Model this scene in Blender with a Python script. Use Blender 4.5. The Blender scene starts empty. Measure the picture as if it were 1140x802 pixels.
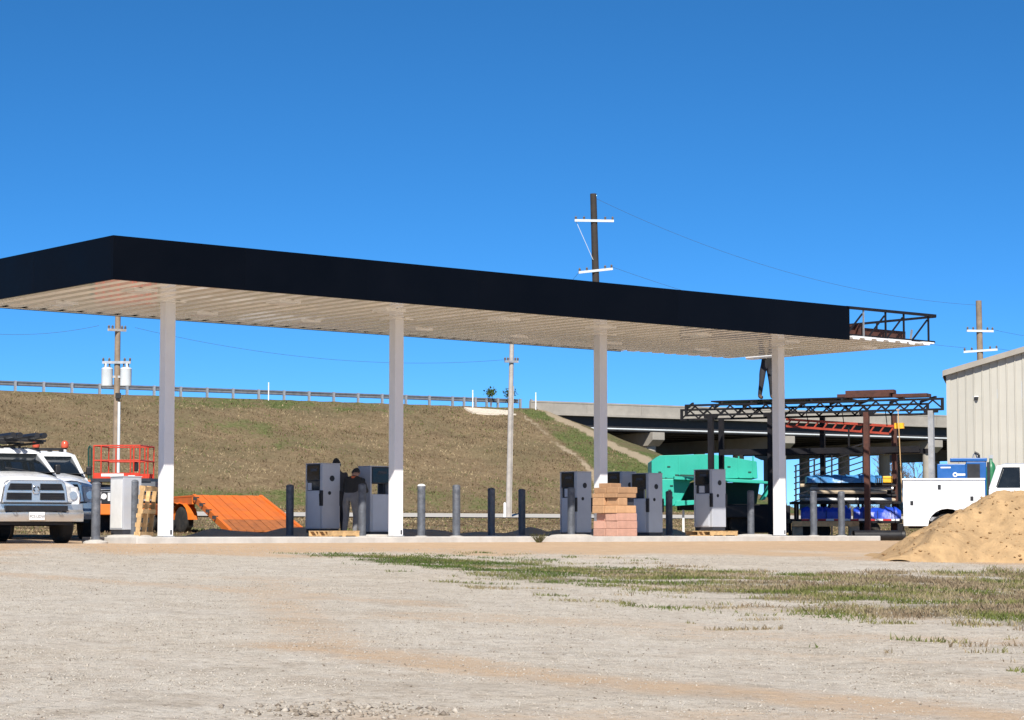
import bpy, bmesh, math, random
import numpy as np
from mathutils import Vector, Matrix, Quaternion
random.seed(11); np.random.seed(11)
R = math.radians
S = bpy.context.scene
COL = S.collection

# ------------------------------------------------------------------ camera
F = 2450.0                      # focal length in photo pixels (photo 1140 x 802)
ZE = 0.115                      # eye height above the concrete slab (z = 0)
PITCH = math.atan(191.0 / F)
cam = bpy.data.cameras.new('camera'); camo = bpy.data.objects.new('camera', cam); COL.objects.link(camo)
cam.sensor_width = 36.0; cam.lens = 36.0 * F / 1140.0; cam.clip_start = 0.5; cam.clip_end = 6000
camo.location = (0, 0, ZE); camo.rotation_euler = (math.pi / 2 + PITCH, 0, 0)
S.camera = camo
# ------------------------------------------------------------------ sky and sun
SUN = Vector((-0.042, -0.998, 0.825)).normalized()
wd = bpy.data.worlds.new('World'); S.world = wd; wd.use_nodes = True
nt = wd.node_tree; nt.nodes.clear()
sky = nt.nodes.new('ShaderNodeTexSky'); sky.sky_type = 'NISHITA'; sky.sun_disc = False
sky.sun_elevation = math.asin(SUN.z); sky.sun_rotation = math.atan2(SUN.x, SUN.y)
sky.altitude = 7000; sky.air_density = 1.0; sky.dust_density = 0.0; sky.ozone_density = 7.0
hs = nt.nodes.new('ShaderNodeHueSaturation'); hs.inputs['Saturation'].default_value = 1.14; hs.inputs['Hue'].default_value = 0.493; hs.inputs['Value'].default_value = 1.0
bg = nt.nodes.new('ShaderNodeBackground'); bg.inputs[1].default_value = 0.104
out = nt.nodes.new('ShaderNodeOutputWorld')
nt.links.new(sky.outputs[0], hs.inputs['Color']); nt.links.new(hs.outputs[0], bg.inputs[0]); nt.links.new(bg.outputs[0], out.inputs[0])
sl = bpy.data.lights.new('sun', 'SUN'); sl.energy = 5.0; sl.angle = R(0.53); sl.color = (1.0, 0.94, 0.85)
slo = bpy.data.objects.new('sun', sl); COL.objects.link(slo); slo.rotation_euler = SUN.to_track_quat('Z', 'Y').to_euler()
S.view_settings.view_transform = 'Standard'; S.view_settings.look = 'None'
S.view_settings.exposure = 0.42; S.view_settings.gamma = 1.0; S.view_settings.use_curve_mapping = False
S.render.resolution_x = 1024; S.render.resolution_y = 720

# ------------------------------------------------------------------ site frame: u runs along the canopy, w across it
TH = R(50.4)
UX, UY = math.sin(TH), math.cos(TH)
WX, WY = -UY, UX
C1 = (-7.37, 46.8)              # foot of the first column
ANG = math.atan2(UY, UX)
def uv(u, w): return (C1[0] + u * UX + w * WX, C1[1] + u * UY + w * WY)
def to_uv(X, Y): return ((X - C1[0]) * UX + (Y - C1[1]) * UY, (X - C1[0]) * WX + (Y - C1[1]) * WY)
def at(x, y, d):
    cp, sp = math.cos(PITCH), math.sin(PITCH)
    Y = F * cp - (401 - y) * sp; Z = F * sp + (401 - y) * cp
    return Vector(((x - 570) / Y * d, d, ZE + Z / Y * d))
def on_w(x, w, y=592):
    k = at(x, y, 1.0).x
    d = (w + C1[0] * WX + C1[1] * WY) / (k * WX + WY)
    return (k * d, d)
def on_uv(x, w):
    p = on_w(x, w); return to_uv(*p)

# ------------------------------------------------------------------ materials
def mat(name, col, rough=0.6, metal=0.0, var=0.12, scale=6.0, bump=0.0, bscale=40.0, dirt=0.0, dirtcol=(0.33, 0.25, 0.17), coat=0.0, rnd=0.05, spec=None):
    m = bpy.data.materials.new(name); m.use_nodes = True
    n = m.node_tree.nodes; l = m.node_tree.links; b = n['Principled BSDF']
    tc = n.new('ShaderNodeTexCoord')
    nz = n.new('ShaderNodeTexNoise'); nz.inputs['Scale'].default_value = scale; nz.inputs['Detail'].default_value = 6; nz.inputs['Roughness'].default_value = 0.65
    l.new(tc.outputs['Object'], nz.inputs['Vector'])
    oi = n.new('ShaderNodeObjectInfo')
    mr = n.new('ShaderNodeMapRange'); mr.inputs['From Min'].default_value = 0.3; mr.inputs['From Max'].default_value = 0.7
    mr.inputs['To Min'].default_value = 1 - var; mr.inputs['To Max'].default_value = 1 + var
    l.new(nz.outputs['Fac'], mr.inputs['Value'])
    mr2 = n.new('ShaderNodeMapRange'); mr2.inputs['To Min'].default_value = 1 - rnd; mr2.inputs['To Max'].default_value = 1 + rnd
    l.new(oi.outputs['Random'], mr2.inputs['Value'])
    mu = n.new('ShaderNodeMath'); mu.operation = 'MULTIPLY'; l.new(mr.outputs[0], mu.inputs[0]); l.new(mr2.outputs[0], mu.inputs[1])
    vm = n.new('ShaderNodeVectorMath'); vm.operation = 'SCALE'; vm.inputs[0].default_value = col[:3]; l.new(mu.outputs[0], vm.inputs['Scale'])
    src = vm.outputs[0]
    if dirt > 0:
        n2 = n.new('ShaderNodeTexNoise'); n2.inputs['Scale'].default_value = scale * 0.7; n2.inputs['Detail'].default_value = 8; n2.inputs['Roughness'].default_value = 0.75
        l.new(tc.outputs['Object'], n2.inputs['Vector'])
        cr = n.new('ShaderNodeMapRange'); cr.inputs['From Min'].default_value = 0.5; cr.inputs['From Max'].default_value = 0.75; cr.inputs['To Max'].default_value = dirt
        l.new(n2.outputs['Fac'], cr.inputs['Value'])
        mx = n.new('ShaderNodeMix'); mx.data_type = 'RGBA'; mx.inputs['B'].default_value = (*dirtcol, 1)
        l.new(cr.outputs[0], mx.inputs['Factor']); l.new(src, mx.inputs['A']); src = mx.outputs['Result']
    l.new(src, b.inputs['Base Color'])
    rr = n.new('ShaderNodeMapRange'); rr.inputs['From Min'].default_value = 0.3; rr.inputs['From Max'].default_value = 0.7
    rr.inputs['To Min'].default_value = max(0.03, rough - 0.08); rr.inputs['To Max'].default_value = min(1, rough + 0.08)
    l.new(nz.outputs['Fac'], rr.inputs['Value']); l.new(rr.outputs[0], b.inputs['Roughness'])
    b.inputs['Metallic'].default_value = metal
    if spec is not None: b.inputs['Specular IOR Level'].default_value = spec
    if coat: b.inputs['Coat Weight'].default_value = coat; b.inputs['Coat Roughness'].default_value = 0.08
    if bump > 0:
        bn = n.new('ShaderNodeTexNoise'); bn.inputs['Scale'].default_value = bscale; bn.inputs['Detail'].default_value = 5
        l.new(tc.outputs['Object'], bn.inputs['Vector'])
        bp = n.new('ShaderNodeBump'); bp.inputs['Strength'].default_value = bump; bp.inputs['Distance'].default_value = 0.02
        l.new(bn.outputs['Fac'], bp.inputs['Height']); l.new(bp.outputs[0], b.inputs['Normal'])
    return m

K = {}
K['fascia'] = mat('navy fascia metal', (0.0014, 0.0024, 0.0052), 0.45, 0, 0.2, 0.6, rnd=0.12, spec=0.09)
K['soffit'] = mat('white enamelled soffit', (0.88, 0.87, 0.84), 0.13, 0, 0.04, 0.8, rnd=0.04)
for l_ in list(K['soffit'].node_tree.links):
    if l_.to_socket.name == 'Roughness': K['soffit'].node_tree.links.remove(l_)
K['soffit'].node_tree.nodes['Principled BSDF'].inputs['Roughness'].default_value = 0.06
K['soffit'].node_tree.nodes['Principled BSDF'].inputs['Coat Weight'].default_value = 0.6
K['soffit'].node_tree.nodes['Principled BSDF'].inputs['Coat Roughness'].default_value = 0.05
K['colwhite'] = mat('white column paint', (0.80, 0.80, 0.81), 0.38, 0, 0.04, 1.5, dirt=0.10, dirtcol=(0.5, 0.42, 0.33))
K['white'] = mat('white vehicle paint', (0.78, 0.79, 0.80), 0.28, 0, 0.03, 2, dirt=0.12, dirtcol=(0.5, 0.43, 0.35), coat=0.5)
K['whitepart'] = mat('white enamel', (0.75, 0.75, 0.74), 0.45, 0, 0.06, 3, dirt=0.15)
K['black'] = mat('black plastic', (0.012, 0.012, 0.014), 0.5, 0, 0.3, 6)
K['blacksteel'] = mat('black painted steel', (0.009, 0.009, 0.012), 0.65, 0.0, 0.35, 4, dirt=0.3, dirtcol=(0.04, 0.024, 0.018), spec=0.25)
K['rust'] = mat('rust brown steel', (0.085, 0.032, 0.022), 0.75, 0.1, 0.35, 5, dirt=0.4, dirtcol=(0.03, 0.02, 0.018))
K['redprimer'] = mat('red primer steel', (0.34, 0.045, 0.022), 0.6, 0, 0.3, 4)
K['chrome'] = mat('chrome', (0.62, 0.62, 0.62), 0.22, 0.75, 0.06, 3, dirt=0.45, dirtcol=(0.42, 0.38, 0.34))
K['glass'] = mat('dark glass', (0.012, 0.016, 0.02), 0.06, 0, 0.2, 2, spec=0.6)
K['lens'] = mat('headlight lens', (0.62, 0.63, 0.63), 0.15, 0.0, 0.25, 14)
K['tyre'] = mat('tyre rubber', (0.02, 0.019, 0.018), 0.85, 0, 0.25, 8, dirt=0.5, dirtcol=(0.12, 0.095, 0.07))
K['rim'] = mat('steel rim', (0.45, 0.45, 0.46), 0.4, 0.7, 0.15, 6, dirt=0.3)
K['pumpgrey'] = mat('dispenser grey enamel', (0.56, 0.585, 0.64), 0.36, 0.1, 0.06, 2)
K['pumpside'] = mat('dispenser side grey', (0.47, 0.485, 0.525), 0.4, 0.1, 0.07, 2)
K['pumpdark'] = mat('dispenser charcoal', (0.035, 0.037, 0.045), 0.4, 0, 0.2, 4)
K['screen'] = mat('dispenser screen', (0.010, 0.011, 0.014), 0.12, 0, 0.2, 5)
K['bollard'] = mat('bollard primer grey', (0.105, 0.115, 0.135), 0.55, 0.2, 0.35, 5, dirt=0.5, dirtcol=(0.32, 0.32, 0.33), bump=0.3)
K['concrete'] = mat('concrete', (0.50, 0.48, 0.445), 0.85, 0, 0.14, 2.2, bump=0.4, bscale=60, dirt=0.4, dirtcol=(0.36, 0.28, 0.2))
K['bridgecon'] = mat('bridge concrete', (0.34, 0.315, 0.275), 0.9, 0, 0.14, 0.9, bump=0.3, bscale=8, dirt=0.45, dirtcol=(0.24, 0.215, 0.19))
K['girder'] = mat('dark girder', (0.03, 0.03, 0.033), 0.6, 0.1, 0.3, 1.2)
K['wood'] = mat('pallet pine', (0.56, 0.36, 0.17), 0.75, 0, 0.25, 9, bump=0.3, rnd=0.2)
K['lumber'] = mat('weathered lumber', (0.42, 0.34, 0.24), 0.8, 0, 0.3, 6, bump=0.3, rnd=0.2)
K['polewood'] = mat('grey pole wood', (0.40, 0.37, 0.34), 0.85, 0, 0.2, 3, bump=0.5, bscale=18)
K['polebrown'] = mat('brown pole wood', (0.25, 0.19, 0.135), 0.85, 0, 0.25, 3, bump=0.5, bscale=18)
K['poledark'] = mat('creosoted pole', (0.035, 0.028, 0.024), 0.85, 0, 0.3, 3, bump=0.5, bscale=18)
K['galv'] = mat('galvanised steel', (0.42, 0.43, 0.44), 0.5, 0.6, 0.15, 4, dirt=0.3, dirtcol=(0.2, 0.18, 0.16))
K['railback'] = mat('weathered rail', (0.17, 0.18, 0.20), 0.6, 0.4, 0.2, 3, dirt=0.3, dirtcol=(0.13, 0.1, 0.08))
K['transf'] = mat('transformer grey', (0.62, 0.66, 0.68), 0.4, 0, 0.06, 3)
K['wire'] = mat('wire', (0.08, 0.10, 0.13), 0.6, 0.3, 0.1, 3)
K['orange'] = mat('orange machine paint', (0.72, 0.17, 0.018), 0.5, 0, 0.10, 1.6, dirt=0.55, dirtcol=(0.42, 0.16, 0.05), bump=0.15)
K['rampgrate'] = mat('worn ramp grating', (0.40, 0.13, 0.035), 0.7, 0, 0.25, 6, dirt=0.6, dirtcol=(0.22, 0.10, 0.045), bump=0.4)
K['redrail'] = mat('red lift paint', (0.56, 0.045, 0.018), 0.42, 0, 0.12, 4)
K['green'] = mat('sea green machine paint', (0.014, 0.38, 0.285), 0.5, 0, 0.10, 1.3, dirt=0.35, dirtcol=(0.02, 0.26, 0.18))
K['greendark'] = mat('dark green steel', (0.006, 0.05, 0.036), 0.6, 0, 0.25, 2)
K['blue'] = mat('blue welder paint', (0.012, 0.10, 0.33), 0.4, 0, 0.10, 3, dirt=0.15, dirtcol=(0.06, 0.08, 0.12))
K['tarp'] = mat('blue tarpaulin', (0.010, 0.055, 0.46), 0.4, 0, 0.25, 3, bump=0.6, bscale=12)
K['tarplight'] = mat('light blue tarpaulin', (0.05, 0.20, 0.44), 0.4, 0, 0.35, 4, bump=0.5, bscale=12)
K['yellow'] = mat('yellow plastic', (0.80, 0.42, 0.02), 0.5, 0, 0.15, 8)
K['siding'] = mat('cream siding', (0.415, 0.40, 0.35), 0.42, 0, 0.04, 0.7, dirt=0.08, dirtcol=(0.4, 0.37, 0.3))
K['trim'] = mat('taupe trim', (0.30, 0.275, 0.235), 0.5, 0, 0.08, 2)
K['roofmetal'] = mat('roof metal', (0.48, 0.47, 0.44), 0.45, 0.2, 0.08, 2)
K['brickpink'] = mat('pink block', (0.50, 0.285, 0.215), 0.85, 0, 0.14, 7, bump=0.3, rnd=0.12)
K['carton'] = mat('tan block', (0.46, 0.27, 0.145), 0.8, 0, 0.16, 6, bump=0.25, rnd=0.22)
K['film'] = mat('pale wrap', (0.70, 0.62, 0.5), 0.5, 0, 0.1, 5)
K['skin'] = mat('skin', (0.42, 0.23, 0.16), 0.55, 0, 0.08, 8)
K['jacket'] = mat('dark jacket', (0.022, 0.022, 0.022), 0.85, 0, 0.25, 8, bump=0.3)
K['jacket2'] = mat('slate shirt', (0.055, 0.06, 0.072), 0.85, 0, 0.2, 8, bump=0.3)
K['trousers'] = mat('grey trousers', (0.16, 0.165, 0.18), 0.85, 0, 0.2, 8, bump=0.3)
K['darktrousers'] = mat('dark trousers', (0.025, 0.025, 0.03), 0.85, 0, 0.2, 8, bump=0.3)
K['boot'] = mat('boot leather', (0.10, 0.06, 0.035), 0.7, 0, 0.2, 8)
K['hair'] = mat('black cap', (0.012, 0.012, 0.014), 0.7, 0, 0.2, 8)
K['hiviz'] = mat('orange collar', (0.55, 0.12, 0.04), 0.7, 0, 0.1, 8)
K['beacon'] = mat('red beacon', (0.62, 0.10, 0.05), 0.25, 0, 0.1, 5)
K['bottle'] = mat('green bottle', (0.02, 0.16, 0.07), 0.35, 0, 0.15, 5)
K['redtape'] = mat('red tape', (0.42, 0.02, 0.02), 0.4, 0, 0.1, 5)
K['asphalt'] = mat('asphalt', (0.06, 0.06, 0.06), 0.9, 0, 0.15, 1.5)
K['bark'] = mat('bark', (0.15, 0.12, 0.10), 0.9, 0, 0.2, 3)

# ------------------------------------------------------------------ mesh helpers
class MB:
    def __init__(s): s.v = []; s.f = []
    def add(s, vs, fs):
        o = len(s.v); s.v += [tuple(p) for p in vs]; s.f += [tuple(i + o for i in f) for f in fs]; return s
    def box(s, x0, x1, y0, y1, z0, z1):
        return s.add([(x0, y0, z0), (x1, y0, z0), (x1, y1, z0), (x0, y1, z0), (x0, y0, z1), (x1, y0, z1), (x1, y1, z1), (x0, y1, z1)],
                     [(0, 3, 2, 1), (4, 5, 6, 7), (0, 1, 5, 4), (1, 2, 6, 5), (2, 3, 7, 6), (3, 0, 4, 7)])
    def hexa(s, p):
        return s.add(p, [(0, 3, 2, 1), (4, 5, 6, 7), (0, 1, 5, 4), (1, 2, 6, 5), (2, 3, 7, 6), (3, 0, 4, 7)])
    def bar(s, p, q, a, b=None, up=(0, 0, 1)):
        b = b or a; p = Vector(p); q = Vector(q); d = (q - p).normalized(); up = Vector(up)
        if abs(d.dot(up)) > 0.98: up = Vector((1, 0, 0))
        x = d.cross(up).normalized(); y = x.cross(d).normalized()
        ps = []
        for c in (p, q):
            for sx, sy in ((-1, -1), (1, -1), (1, 1), (-1, 1)): ps.append(c + x * sx * a / 2 + y * sy * b / 2)
        return s.hexa(ps)
    def tube(s, p, q, r, r2=None, n=10, cap=True):
        r2 = r if r2 is None else r2
        p = Vector(p); q = Vector(q); d = (q - p).normalized(); up = Vector((0, 0, 1))
        if abs(d.dot(up)) > 0.98: up = Vector((1, 0, 0))
        x = d.cross(up).normalized(); y = x.cross(d).normalized(); vs = []
        for c, rr in ((p, r), (q, r2)):
            for i in range(n):
                a = 2 * math.pi * i / n; vs.append(c + (x * math.cos(a) + y * math.sin(a)) * rr)
        fs = [(i, (i + 1) % n, n + (i + 1) % n, n + i) for i in range(n)]
        if cap: fs += [tuple(range(n - 1, -1, -1)), tuple(range(n, 2 * n))]
        return s.add(vs, fs)
    def path(s, pts, r, n=6):
        for a, b in zip(pts[:-1], pts[1:]): s.tube(a, b, r, r, n)
        return s
    def loft(s, rings, cap=True, closed=True):
        n = len(rings[0]); vs = [p for r in rings for p in r]; fs = []
        for k in range(len(rings) - 1):
            for i in range(n if closed else n - 1):
                j = (i + 1) % n; fs.append((k * n + i, k * n + j, (k + 1) * n + j, (k + 1) * n + i))
        if cap: fs += [tuple(range(n - 1, -1, -1)), tuple(range((len(rings) - 1) * n, len(rings) * n))]
        return s.add(vs, fs)
    def lathe(s, prof, n=16, c=(0, 0, 0), axis='z'):
        rings = []
        for r, h in prof:
            ring = []
            for i in range(n):
                a = 2 * math.pi * i / n; x, y = r * math.cos(a), r * math.sin(a)
                p = {'z': (x, y, h), 'x': (h, x, y), 'y': (x, h, y)}[axis]
                ring.append((p[0] + c[0], p[1] + c[1], p[2] + c[2]))
            rings.append(ring)
        return s.loft(rings)
    def prism(s, poly, a, b, axis='y'):
        """polygon in (first, second) plane extruded along axis from a to b"""
        def pt(p, t):
            return {'y': (p[0], t, p[1]), 'x': (t, p[0], p[1]), 'z': (p[0], p[1], t)}[axis]
        n = len(poly); vs = [pt(p, a) for p in poly] + [pt(p, b) for p in poly]
        fs = [tuple(range(n)), tuple(range(2 * n - 1, n - 1, -1))] + [(i, n + i, n + (i + 1) % n, (i + 1) % n) for i in range(n)]
        return s.add(vs, fs)
    def ell(s, c, r, n=10, m=6):
        rings = []
        for k in range(m + 1):
            t = math.pi * k / m; t = min(max(t, 0.06), math.pi - 0.06)
            rings.append([(c[0] + r[0] * math.sin(t) * math.cos(2 * math.pi * i / n), c[1] + r[1] * math.sin(t) * math.sin(2 * math.pi * i / n), c[2] - r[2] * math.cos(t)) for i in range(n)])
        return s.loft(rings)
    def mesh(s, name):
        me = bpy.data.meshes.new(name); me.from_pydata(s.v, [], s.f)
        bm = bmesh.new(); bm.from_mesh(me); bmesh.ops.recalc_face_normals(bm, faces=bm.faces); bm.to_mesh(me); bm.free()
        return me
    def build(s, name, m, parent=None, smooth=False, bevel=0.0, seg=2):
        me = s.mesh(name); me.materials.append(K[m] if isinstance(m, str) else m)
        if smooth:
            me.shade_smooth(); me.set_sharp_from_angle(angle=R(38))
        return link(name, me, parent, bevel, seg)
def link(name, me, parent=None, bevel=0.0, seg=2):
    o = bpy.data.objects.new(name, me); COL.objects.link(o); o.parent = parent
    if bevel > 0:
        md = o.modifiers.new('bevel', 'BEVEL'); md.width = bevel; md.segments = seg; md.limit_method = 'ANGLE'; md.angle_limit = R(35)
    return o
def thing(name, label, cat, loc=(0, 0, 0), rz=0.0, group=None):
    o = bpy.data.objects.new(name, None); COL.objects.link(o); o.empty_display_size = 0.2
    o.location = loc; o.rotation_euler = (0, 0, rz); tag(o, label, cat, group); return o
def tag(o, label, cat, group=None):
    o['label'] = label; o['category'] = cat
    if group: o['group'] = group
    return o
def copy_tree(o, parent=None):
    c = o.copy(); COL.objects.link(c); c.parent = parent
    for ch in [x for x in bpy.data.objects if x.parent == o]: copy_tree(ch, c)
    return c
def dup(o, label, loc, rz=None, group=None):
    c = copy_tree(o); c.location = loc
    if rz is not None: c.rotation_euler = (0, 0, rz)
    c['label'] = label
    if group: c['group'] = group
    return c

# ------------------------------------------------------------------ terrain
_rs = np.random.RandomState(5); _lat = _rs.rand(256, 256)
def vnoise(X, Y, sc, ox=0.0):
    x = np.asarray(X, float) / sc + 37.3 + ox; y = np.asarray(Y, float) / sc + 91.7 + ox * 1.7
    xi = np.floor(x).astype(int); yi = np.floor(y).astype(int); fx = x - xi; fy = y - yi
    fx = fx * fx * (3 - 2 * fx); fy = fy * fy * (3 - 2 * fy)
    g = lambda a, b: _lat[a % 256, b % 256]
    return (g(xi, yi) * (1 - fx) + g(xi + 1, yi) * fx) * (1 - fy) + (g(xi, yi + 1) * (1 - fx) + g(xi + 1, yi + 1) * fx) * fy
def sstep(a, b, x):
    t = np.clip((x - a) / (b - a), 0, 1); return t * t * (3 - 2 * t)
RA = (-32.6, 140.0); RN = math.hypot(1, 0.6); RT = (1 / RN, 0.6 / RN); RQ = (0.6 / RN, -1 / RN)   # highway line: t along, q towards the camera
HTOP = 9.1; T0 = 40.5
def tq(X, Y): return ((X - RA[0]) * RT[0] + (Y - RA[1]) * RT[1], (X - RA[0]) * RQ[0] + (Y - RA[1]) * RQ[1])
def road_pt(t, q, z): return Vector((RA[0] + t * RT[0] + q * RQ[0], RA[1] + t * RT[1] + q * RQ[1], z))
def zg(X, Y):
    X = np.asarray(X, float); Y = np.asarray(Y, float)
    u, w = to_uv(X, Y)
    front = -0.13 - 0.033 * np.clip(-w - 1.1, 0, 70)
    rear = -0.13 + 0.013 * np.clip(w - 3.6, 0, 22.4) + 0.038 * np.clip(w - 26, 0, 29)
    z = np.where(w < 1, front, rear)
    berm = 0.24 * np.exp(-((w - 6.2) / 1.25) ** 2) * sstep(3.0, 5.5, u) * (1 - sstep(22, 25, u)) * (0.35 + 1.2 * vnoise(X, Y, 0.8))
    z = z + berm
    z = z + np.where((w < -1.3), (vnoise(X, Y, 3.1) - 0.5) * 0.07 + (vnoise(X, Y, 0.8, 3) - 0.5) * 0.03, 0) * sstep(1.3, 3.0, -w)
    z = z + (vnoise(X, Y, 0.9, 7) - 0.5) * 0.07 * sstep(7, 12, w) * (1 - sstep(36, 40, w) * (1 - sstep(50, 53, w)))
    # wheel ruts in the yard
    t, q = tq(X, Y)
    a = np.where(q > 0, q / 3.0, np.where(q < -26, (-26 - q) / 3.0, 0)); b = np.where(t > T0, (t - T0) / 2.05, 0)
    emb = HTOP - np.sqrt(a * a + b * b) + (vnoise(X, Y, 4.0, 11) - 0.5) * 0.35 * sstep(0, 3, q) + (vnoise(X, Y, 1.2, 13) - 0.5) * 0.16 * sstep(-1, 3, np.maximum(q, t - T0))
    return np.maximum(z, emb)
def zgs(X, Y): return float(zg(np.array([X]), np.array([Y]))[0])

def axis(parts):
    o = []
    for a, b, st in parts: o += list(np.arange(a, b - 1e-6, st))
    o.append(parts[-1][1]); return np.array(o)
gx = axis([(-3000, -600, 300), (-600, -160, 40), (-160, -60, 6), (-60, -16, 1.0), (-16, 18, 0.22), (18, 60, 1.0), (60, 160, 6), (160, 600, 40), (600, 3000, 300)])
gy = axis([(-200, -20, 20), (-20, 10, 2), (10, 62, 0.18), (62, 110, 0.8), (110, 215, 0.9), (215, 320, 7), (320, 700, 40), (700, 4000, 300)])
GX, GY = np.meshgrid(gx, gy); GZ = zg(GX, GY)
nx, ny = len(gx), len(gy)
verts = np.stack([GX.ravel(), GY.ravel(), GZ.ravel()], 1)
ii = (np.arange(ny - 1)[:, None] * nx + np.arange(nx - 1)[None, :]).ravel()
faces = np.stack([ii, ii + 1, ii + nx + 1, ii + nx], 1)
me = bpy.data.meshes.new('ground')
me.vertices.add(len(verts)); me.vertices.foreach_set('co', verts.ravel())
me.loops.add(faces.size); me.loops.foreach_set('vertex_index', faces.ravel().astype(np.int32))
me.polygons.add(len(faces)); me.polygons.foreach_set('loop_start', np.arange(0, faces.size, 4, dtype=np.int32)); me.polygons.foreach_set('loop_total', np.full(len(faces), 4, dtype=np.int32))
me.update(); me.validate(); me.shade_smooth()

def grass_mask(X, Y):
    xc = np.array([-5.5, -3, 0, 4, 8, 14]); yc = np.interp(X, xc, [43, 41, 37.0, 32.0, 29.8, 28.5]); hw = np.interp(X, xc, [0.1, 1.4, 4.0, 7.0, 9.0, 10.0])
    d = np.abs(Y - yc) / np.maximum(hw, 0.1)
    big_ = vnoise(X, Y * 1.6, 2.6, 21); sm_ = vnoise(X, Y * 2.4, 0.8, 23)
    m = (1 - sstep(0.2, 1.4, d + (big_ - 0.5) * 1.3)) * sstep(-5.5, -2.5, X) * (1 - sstep(15, 19, X + (sm_ - 0.5) * 3))
    m = np.maximum(m, 0.55 * sstep(0.70, 0.85, vnoise(X, Y * 2.0, 0.75, 27)) * (d < 2.2) * (X > -3.5) * (Y < yc + hw))
    return m * np.clip(0.34 + 1.25 * (sm_ - 0.2) * (0.5 + big_), 0, 1)
def seg_d(X, Y, pts):
    d = np.full(np.shape(X), 1e9)
    for (x0, y0), (x1, y1) in zip(pts[:-1], pts[1:]):
        t = np.clip(((X - x0) * (x1 - x0) + (Y - y0) * (y1 - y0)) / ((x1 - x0) ** 2 + (y1 - y0) ** 2), 0, 1)
        d = np.minimum(d, np.hypot(X - x0 - t * (x1 - x0), Y - y0 - t * (y1 - y0)))
    return d
def masks(X, Y):
    u, w = to_uv(X, Y); t, q = tq(X, Y)
    near = 1 - sstep(2.0, 3.5, w)
    n1 = vnoise(X, Y, 1.6, 31); n2 = vnoise(X, Y, 0.6, 33)
    dirt = sstep(-8.5, -5.5, w + (n1 - 0.5) * 3.5 + np.interp(X, [-9, -4, 0, 12], [-2.2, -1.0, 0.4, 3.0]))
    dirt = np.maximum(dirt, 0.78 * (1 - sstep(0.1, 1.1, seg_d(X, Y, [(-1.9, 19.6), (0.2, 17.2), (3.2, 15.0), (5, 14.6)]) / (0.55 + 0.8 * n1))))
    dirt = np.maximum(dirt, 0.55 * (1 - sstep(0.1, 1.0, seg_d(X, Y, [(-3.4, 31), (-2.6, 25), (-1.6, 20)]) / (0.5 + 0.6 * n1))))
    dirt = np.maximum(dirt, 0.45 * (1 - sstep(0.1, 1.0, seg_d(X, Y, [(2.0, 20.5), (6.0, 18.0)]) / (0.3 + 0.5 * n1))))
    dirt = np.maximum(dirt, 0.6 * (1 - sstep(0.3, 1.0, seg_d(X, Y, [(-9, 33), (-4, 29), (-1, 26)]) / 0.8)))
    dirt = np.maximum(dirt, 0.5 * sstep(0.6, 0.85, vnoise(X, Y * 1.6, 2.6, 35)))
    dirt = dirt * near + (1 - near) * (1 - sstep(7, 14, w + (n1 - .5) * 6))
    dirt = np.maximum(dirt, 0.95 * (1 - sstep(2.0, 4.4, np.hypot((X - 10.4) / 1.35, Y - 46.0) + (n1 - 0.5) * 1.5)) * near)
    grass = grass_mask(X, Y) * near
    field = (1 - near) * sstep(7, 13, w + (n1 - .5) * 6)         # dry field and embankment
    green = np.clip(0.16 + 0.5 * (vnoise(X, Y, 5, 41) - 0.45) + 0.55 * (vnoise(t, q * 5.0, 11.0, 49) - 0.5) + 0.5 * (vnoise(X, Y, 1.4, 43) - 0.5), 0, 1)
    wob = (vnoise(X, Y, 2.6, 45) - .5) * 0.8
    pl = t - (38.5 - 0.25 * q) + wob
    cone = sstep(0.0, 0.8, pl) * (q > 0.5)
    crest = (1 - sstep(0.8, 2.2, np.abs(q - 1.2))) * (t < T0)
    toe = (1 - sstep(2, 5, np.abs(q - 22.0)))
    green = np.clip(green - 0.1 + 0.6 * cone * (q < 24) + 0.3 * crest + 0.25 * toe, 0, 1)
    edge = 0.8 * (1 - sstep(0.15, 0.45, np.abs(pl))) * (0.55 + 0.7 * vnoise(X, Y, 1.5, 47)) * (q > 2) * (q < 23)
    under = np.maximum(sstep(T0 - 0.5, T0 - 0.1, t + wob * 0.4) * (1 - sstep(T0 + 0.9, T0 + 1.5, t + wob)) * (q < 19), sstep(T0 - 0.3, T0 + 0.6, t) * (1 - sstep(T0 + 14, T0 + 18, t)) * sstep(-30, -26, q) * (1 - sstep(-1.0, 1.0, q)))
    path = np.maximum(edge, under * 0.9)
    return dirt, grass, field, green, path
MS = masks(verts[:, 0], verts[:, 1])
for nm, arr in zip(('dirt', 'grass', 'field', 'green', 'path'), MS):
    at_ = me.attributes.new(nm, 'FLOAT', 'POINT'); at_.data.foreach_set('value', np.clip(arr, 0, 1).astype(np.float32))

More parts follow.
